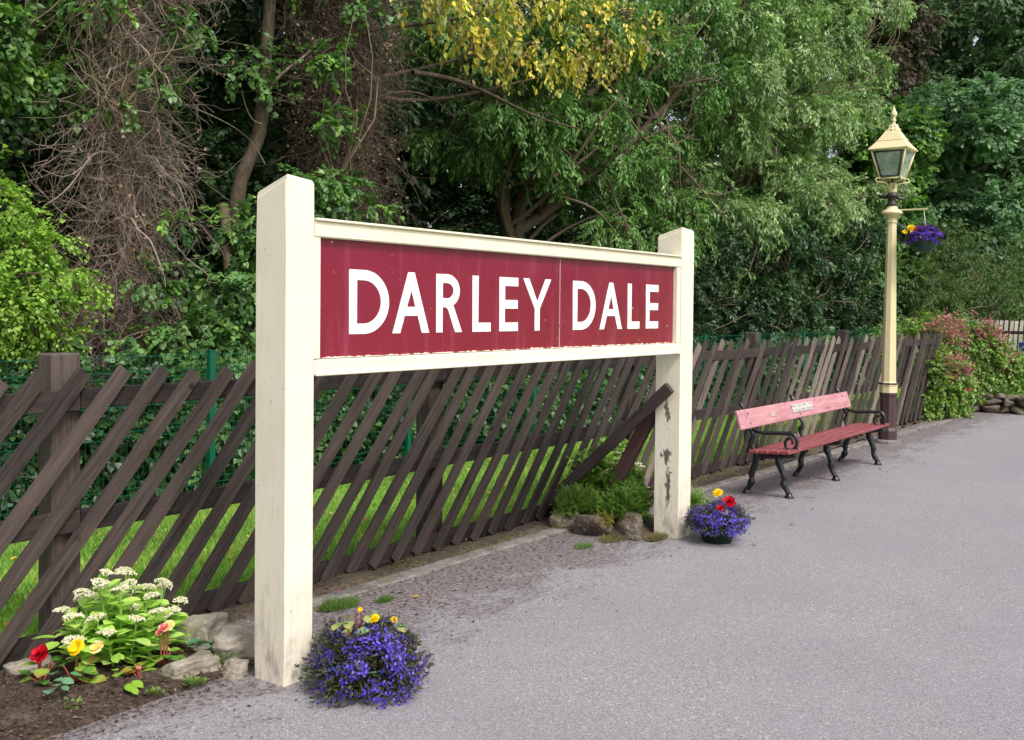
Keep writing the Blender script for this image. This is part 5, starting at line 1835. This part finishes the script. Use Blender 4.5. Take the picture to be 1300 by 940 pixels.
WG = [lin(100, 132, 62), lin(128, 152, 82), lin(84, 116, 54)]
tuft('larger grass tuft on the asphalt just right of the near sign post', 4.06, 4.20, .13, 900, .045, 1, WG)
tuft('smaller grass tuft to the right of the larger one behind the lobelia', 4.30, 4.08, .06, 300, .035, 2, WG)
tuft('small weed on the asphalt in front of the far bed stones', 6.16, 3.90, .09, 420, .03, 3, [lin(112, 150, 64), lin(90, 128, 52)])
tuft('pale straggly weed at the foot of the far sign post', 6.72, 3.62, .10, 700, .05, 4, [lin(150, 140, 96), lin(120, 132, 74), lin(136, 110, 90)])
tuft('brownish moss and grass in front of the square block', 6.52, 3.86, .16, 900, .035, 6, [lin(132, 104, 88), lin(140, 140, 80), lin(108, 120, 60)])
tuft('grass blades between the near sign post and the largest bed rock', 3.02, 3.92, .05, 160, .09, 5, WG)
for (lab, x, y, me, s) in (('red petal lying on the asphalt in front of the bench', 7.86, 3.00, 'r', .5), ('small red petal on the asphalt beyond the near sign post', 4.2, 4.35, 'r', .35), ('yellow petal on the asphalt below the red petal', 7.0, 2.95, 'y', .45), ('orange leaf on the grit by the small weed', 4.48, 3.97, 'y', .45), ('small yellow leaf under the middle of the bench', 10.75, 3.70, 'y', .45), ('red petal fallen at the kerb near the fence pickets', 4.33, 4.22, 'r', .3)):
    mm = leaf_obj_mesh('petal', [lin(206, 40, 50) if me == 'r' else lin(232, 176, 50)], .09 * s, .03 * s + .006, 3, .1, 3)
    tag(link('fallen_petal', mm, None, (x, y, .012 if y < 4.2 else .04), (.1, .05, random.uniform(0, 6))), lab, 'petal')

# --- roses
RG = [lin(104, 140, 58), lin(128, 162, 70), lin(84, 120, 54), lin(150, 168, 84)]
RP = [lin(180, 118, 122), lin(196, 138, 138), lin(158, 100, 100), lin(208, 158, 152)]


def rose(label, base, blobs, n, seed, hot, cols=RP, fb=None, nf=900):
    r = tree('rose_bush', label, 'bush', base, [[(base[0], base[1], base[2] + .5), (base[0] + .1, base[1], base[2] + .9)]], blobs, .02, n, 18, .22, 'diamond', .058, RG, seed, limbs=16, twigs=80, droop=.4, wide=1.25, shell=.15, zmin=.02, front=.7, crown='foliage')
    rng = np.random.default_rng(seed)
    Bv = np.array(base)
    # clustered blooms
    P, O = blob_points(fb or blobs, max(12, nf // 12), rng, .85, .3)
    CP = np.repeat(P, 12, axis=0) + rng.normal(0, .06, (len(P) * 12, 3))
    m = len(CP)
    VV, FF, CC, off = [], [], [], 0
    fc = palette(cols, m, rng)
    for k in range(5):
        D = unit(rng.normal(0, 1, (m, 3)) + np.repeat(O, 12, axis=0) * .8)
        V, F, C = scatter('oval', CP - Bv, D, rng.normal(0, 1, (m, 3)), rng.uniform(.022, .040, m), fc, 1.5)
        VV.append(V); FF.append(F + off); CC.append(C); off += len(V)
    link('blooms', np_mesh('blooms', np.concatenate(VV), np.concatenate(FF), M['petal'], np.concatenate(CC)), r)
    for p in hot:
        link('flower', hotf, r, tuple(np.array(p) - Bv), (.6, -.8, 0), 1.0)


hotf = petal_flower('flower', [lin(226, 36, 100), lin(240, 60, 120)], .05, 8, 3, .7, 8)
rose('tall spreading rose bush with dusty pink clusters behind the end of the picket fence', (19.0, 4.6, .2),
     [(18.6, 4.75, 1.15, .65, .5, .42), (19.4, 4.4, 1.15, .65, .55, .42), (19.7, 4.0, .85, .55, .5, .4), (18.2, 5.1, 1.25, .4, .4, .25), (19.3, 4.25, .58, .5, .4, .3)], 2600, 91,
     [(18.5, 4.4, 1.28), (19.3, 3.72, .98), (18.2, 4.9, 1.32)], fb=[(19.6, 4.05, .95, .45, .45, .35), (18.7, 4.6, 1.35, .7, .5, .28), (19.4, 4.2, 1.3, .4, .4, .3)], nf=2000)
rose('lower pink rose bush in front of the fence end', (17.45, 4.25, 0),
     [(17.5, 4.25, .40, .30, .28, .40), (17.4, 4.30, .75, .34, .28, .28), (17.8, 4.15, .5, .28, .25, .40), (17.1, 4.4, .25, .2, .15, .22)], 1100, 92,
     [(17.3, 4.06, .70), (17.34, 4.03, .66), (17.7, 3.9, .45)], fb=[(17.6, 4.15, .78, .35, .25, .2)], nf=700)
tree('leafy_plant', 'yellow-green leafy shrub right of the rose bush above the wall', 'plant', (20.0, 3.75, .25), [[(20, 3.75, .6)]],
     [(20.1, 3.65, .65, .5, .35, .35), (19.6, 4.0, .42, .35, .3, .22), (20.6, 3.3, .5, .3, .3, .25)], .015, 800, 16, .16, 'narrow', .07, [lin(140, 166, 74), lin(170, 190, 110), lin(120, 150, 64)], 93, limbs=5, twigs=20, droop=.2, shell=.1, upright=.4, front=.8)
tree('conifer_bush', 'tall soft green conifers behind the far pale fence', 'bush', (32, 6.5, .2), [[(32, 6.5, 2.2)]],
     [(31, 7.6, 1.6, 1.2, .9, 1.3), (32, 6.0, 1.8, 1.2, .9, 1.5), (33, 4.6, 1.6, 1.2, .9, 1.4), (34, 8.2, 2.6, 1.6, 1.2, 1.8), (36, 6.0, 2.8, 1.8, 1.2, 1.8)], .06, 2000, 18, .45, 'narrow', .17, [lin(92, 116, 66), lin(112, 134, 78), lin(76, 100, 58)], 94, limbs=8, twigs=30, droop=.5, shell=.3, mat='leafmatt')

print('objects', len(bpy.data.objects), 'tris', sum(len(o.data.polygons) for o in bpy.data.objects if o.type == 'MESH' and len(o.data.polygons) > 5000))
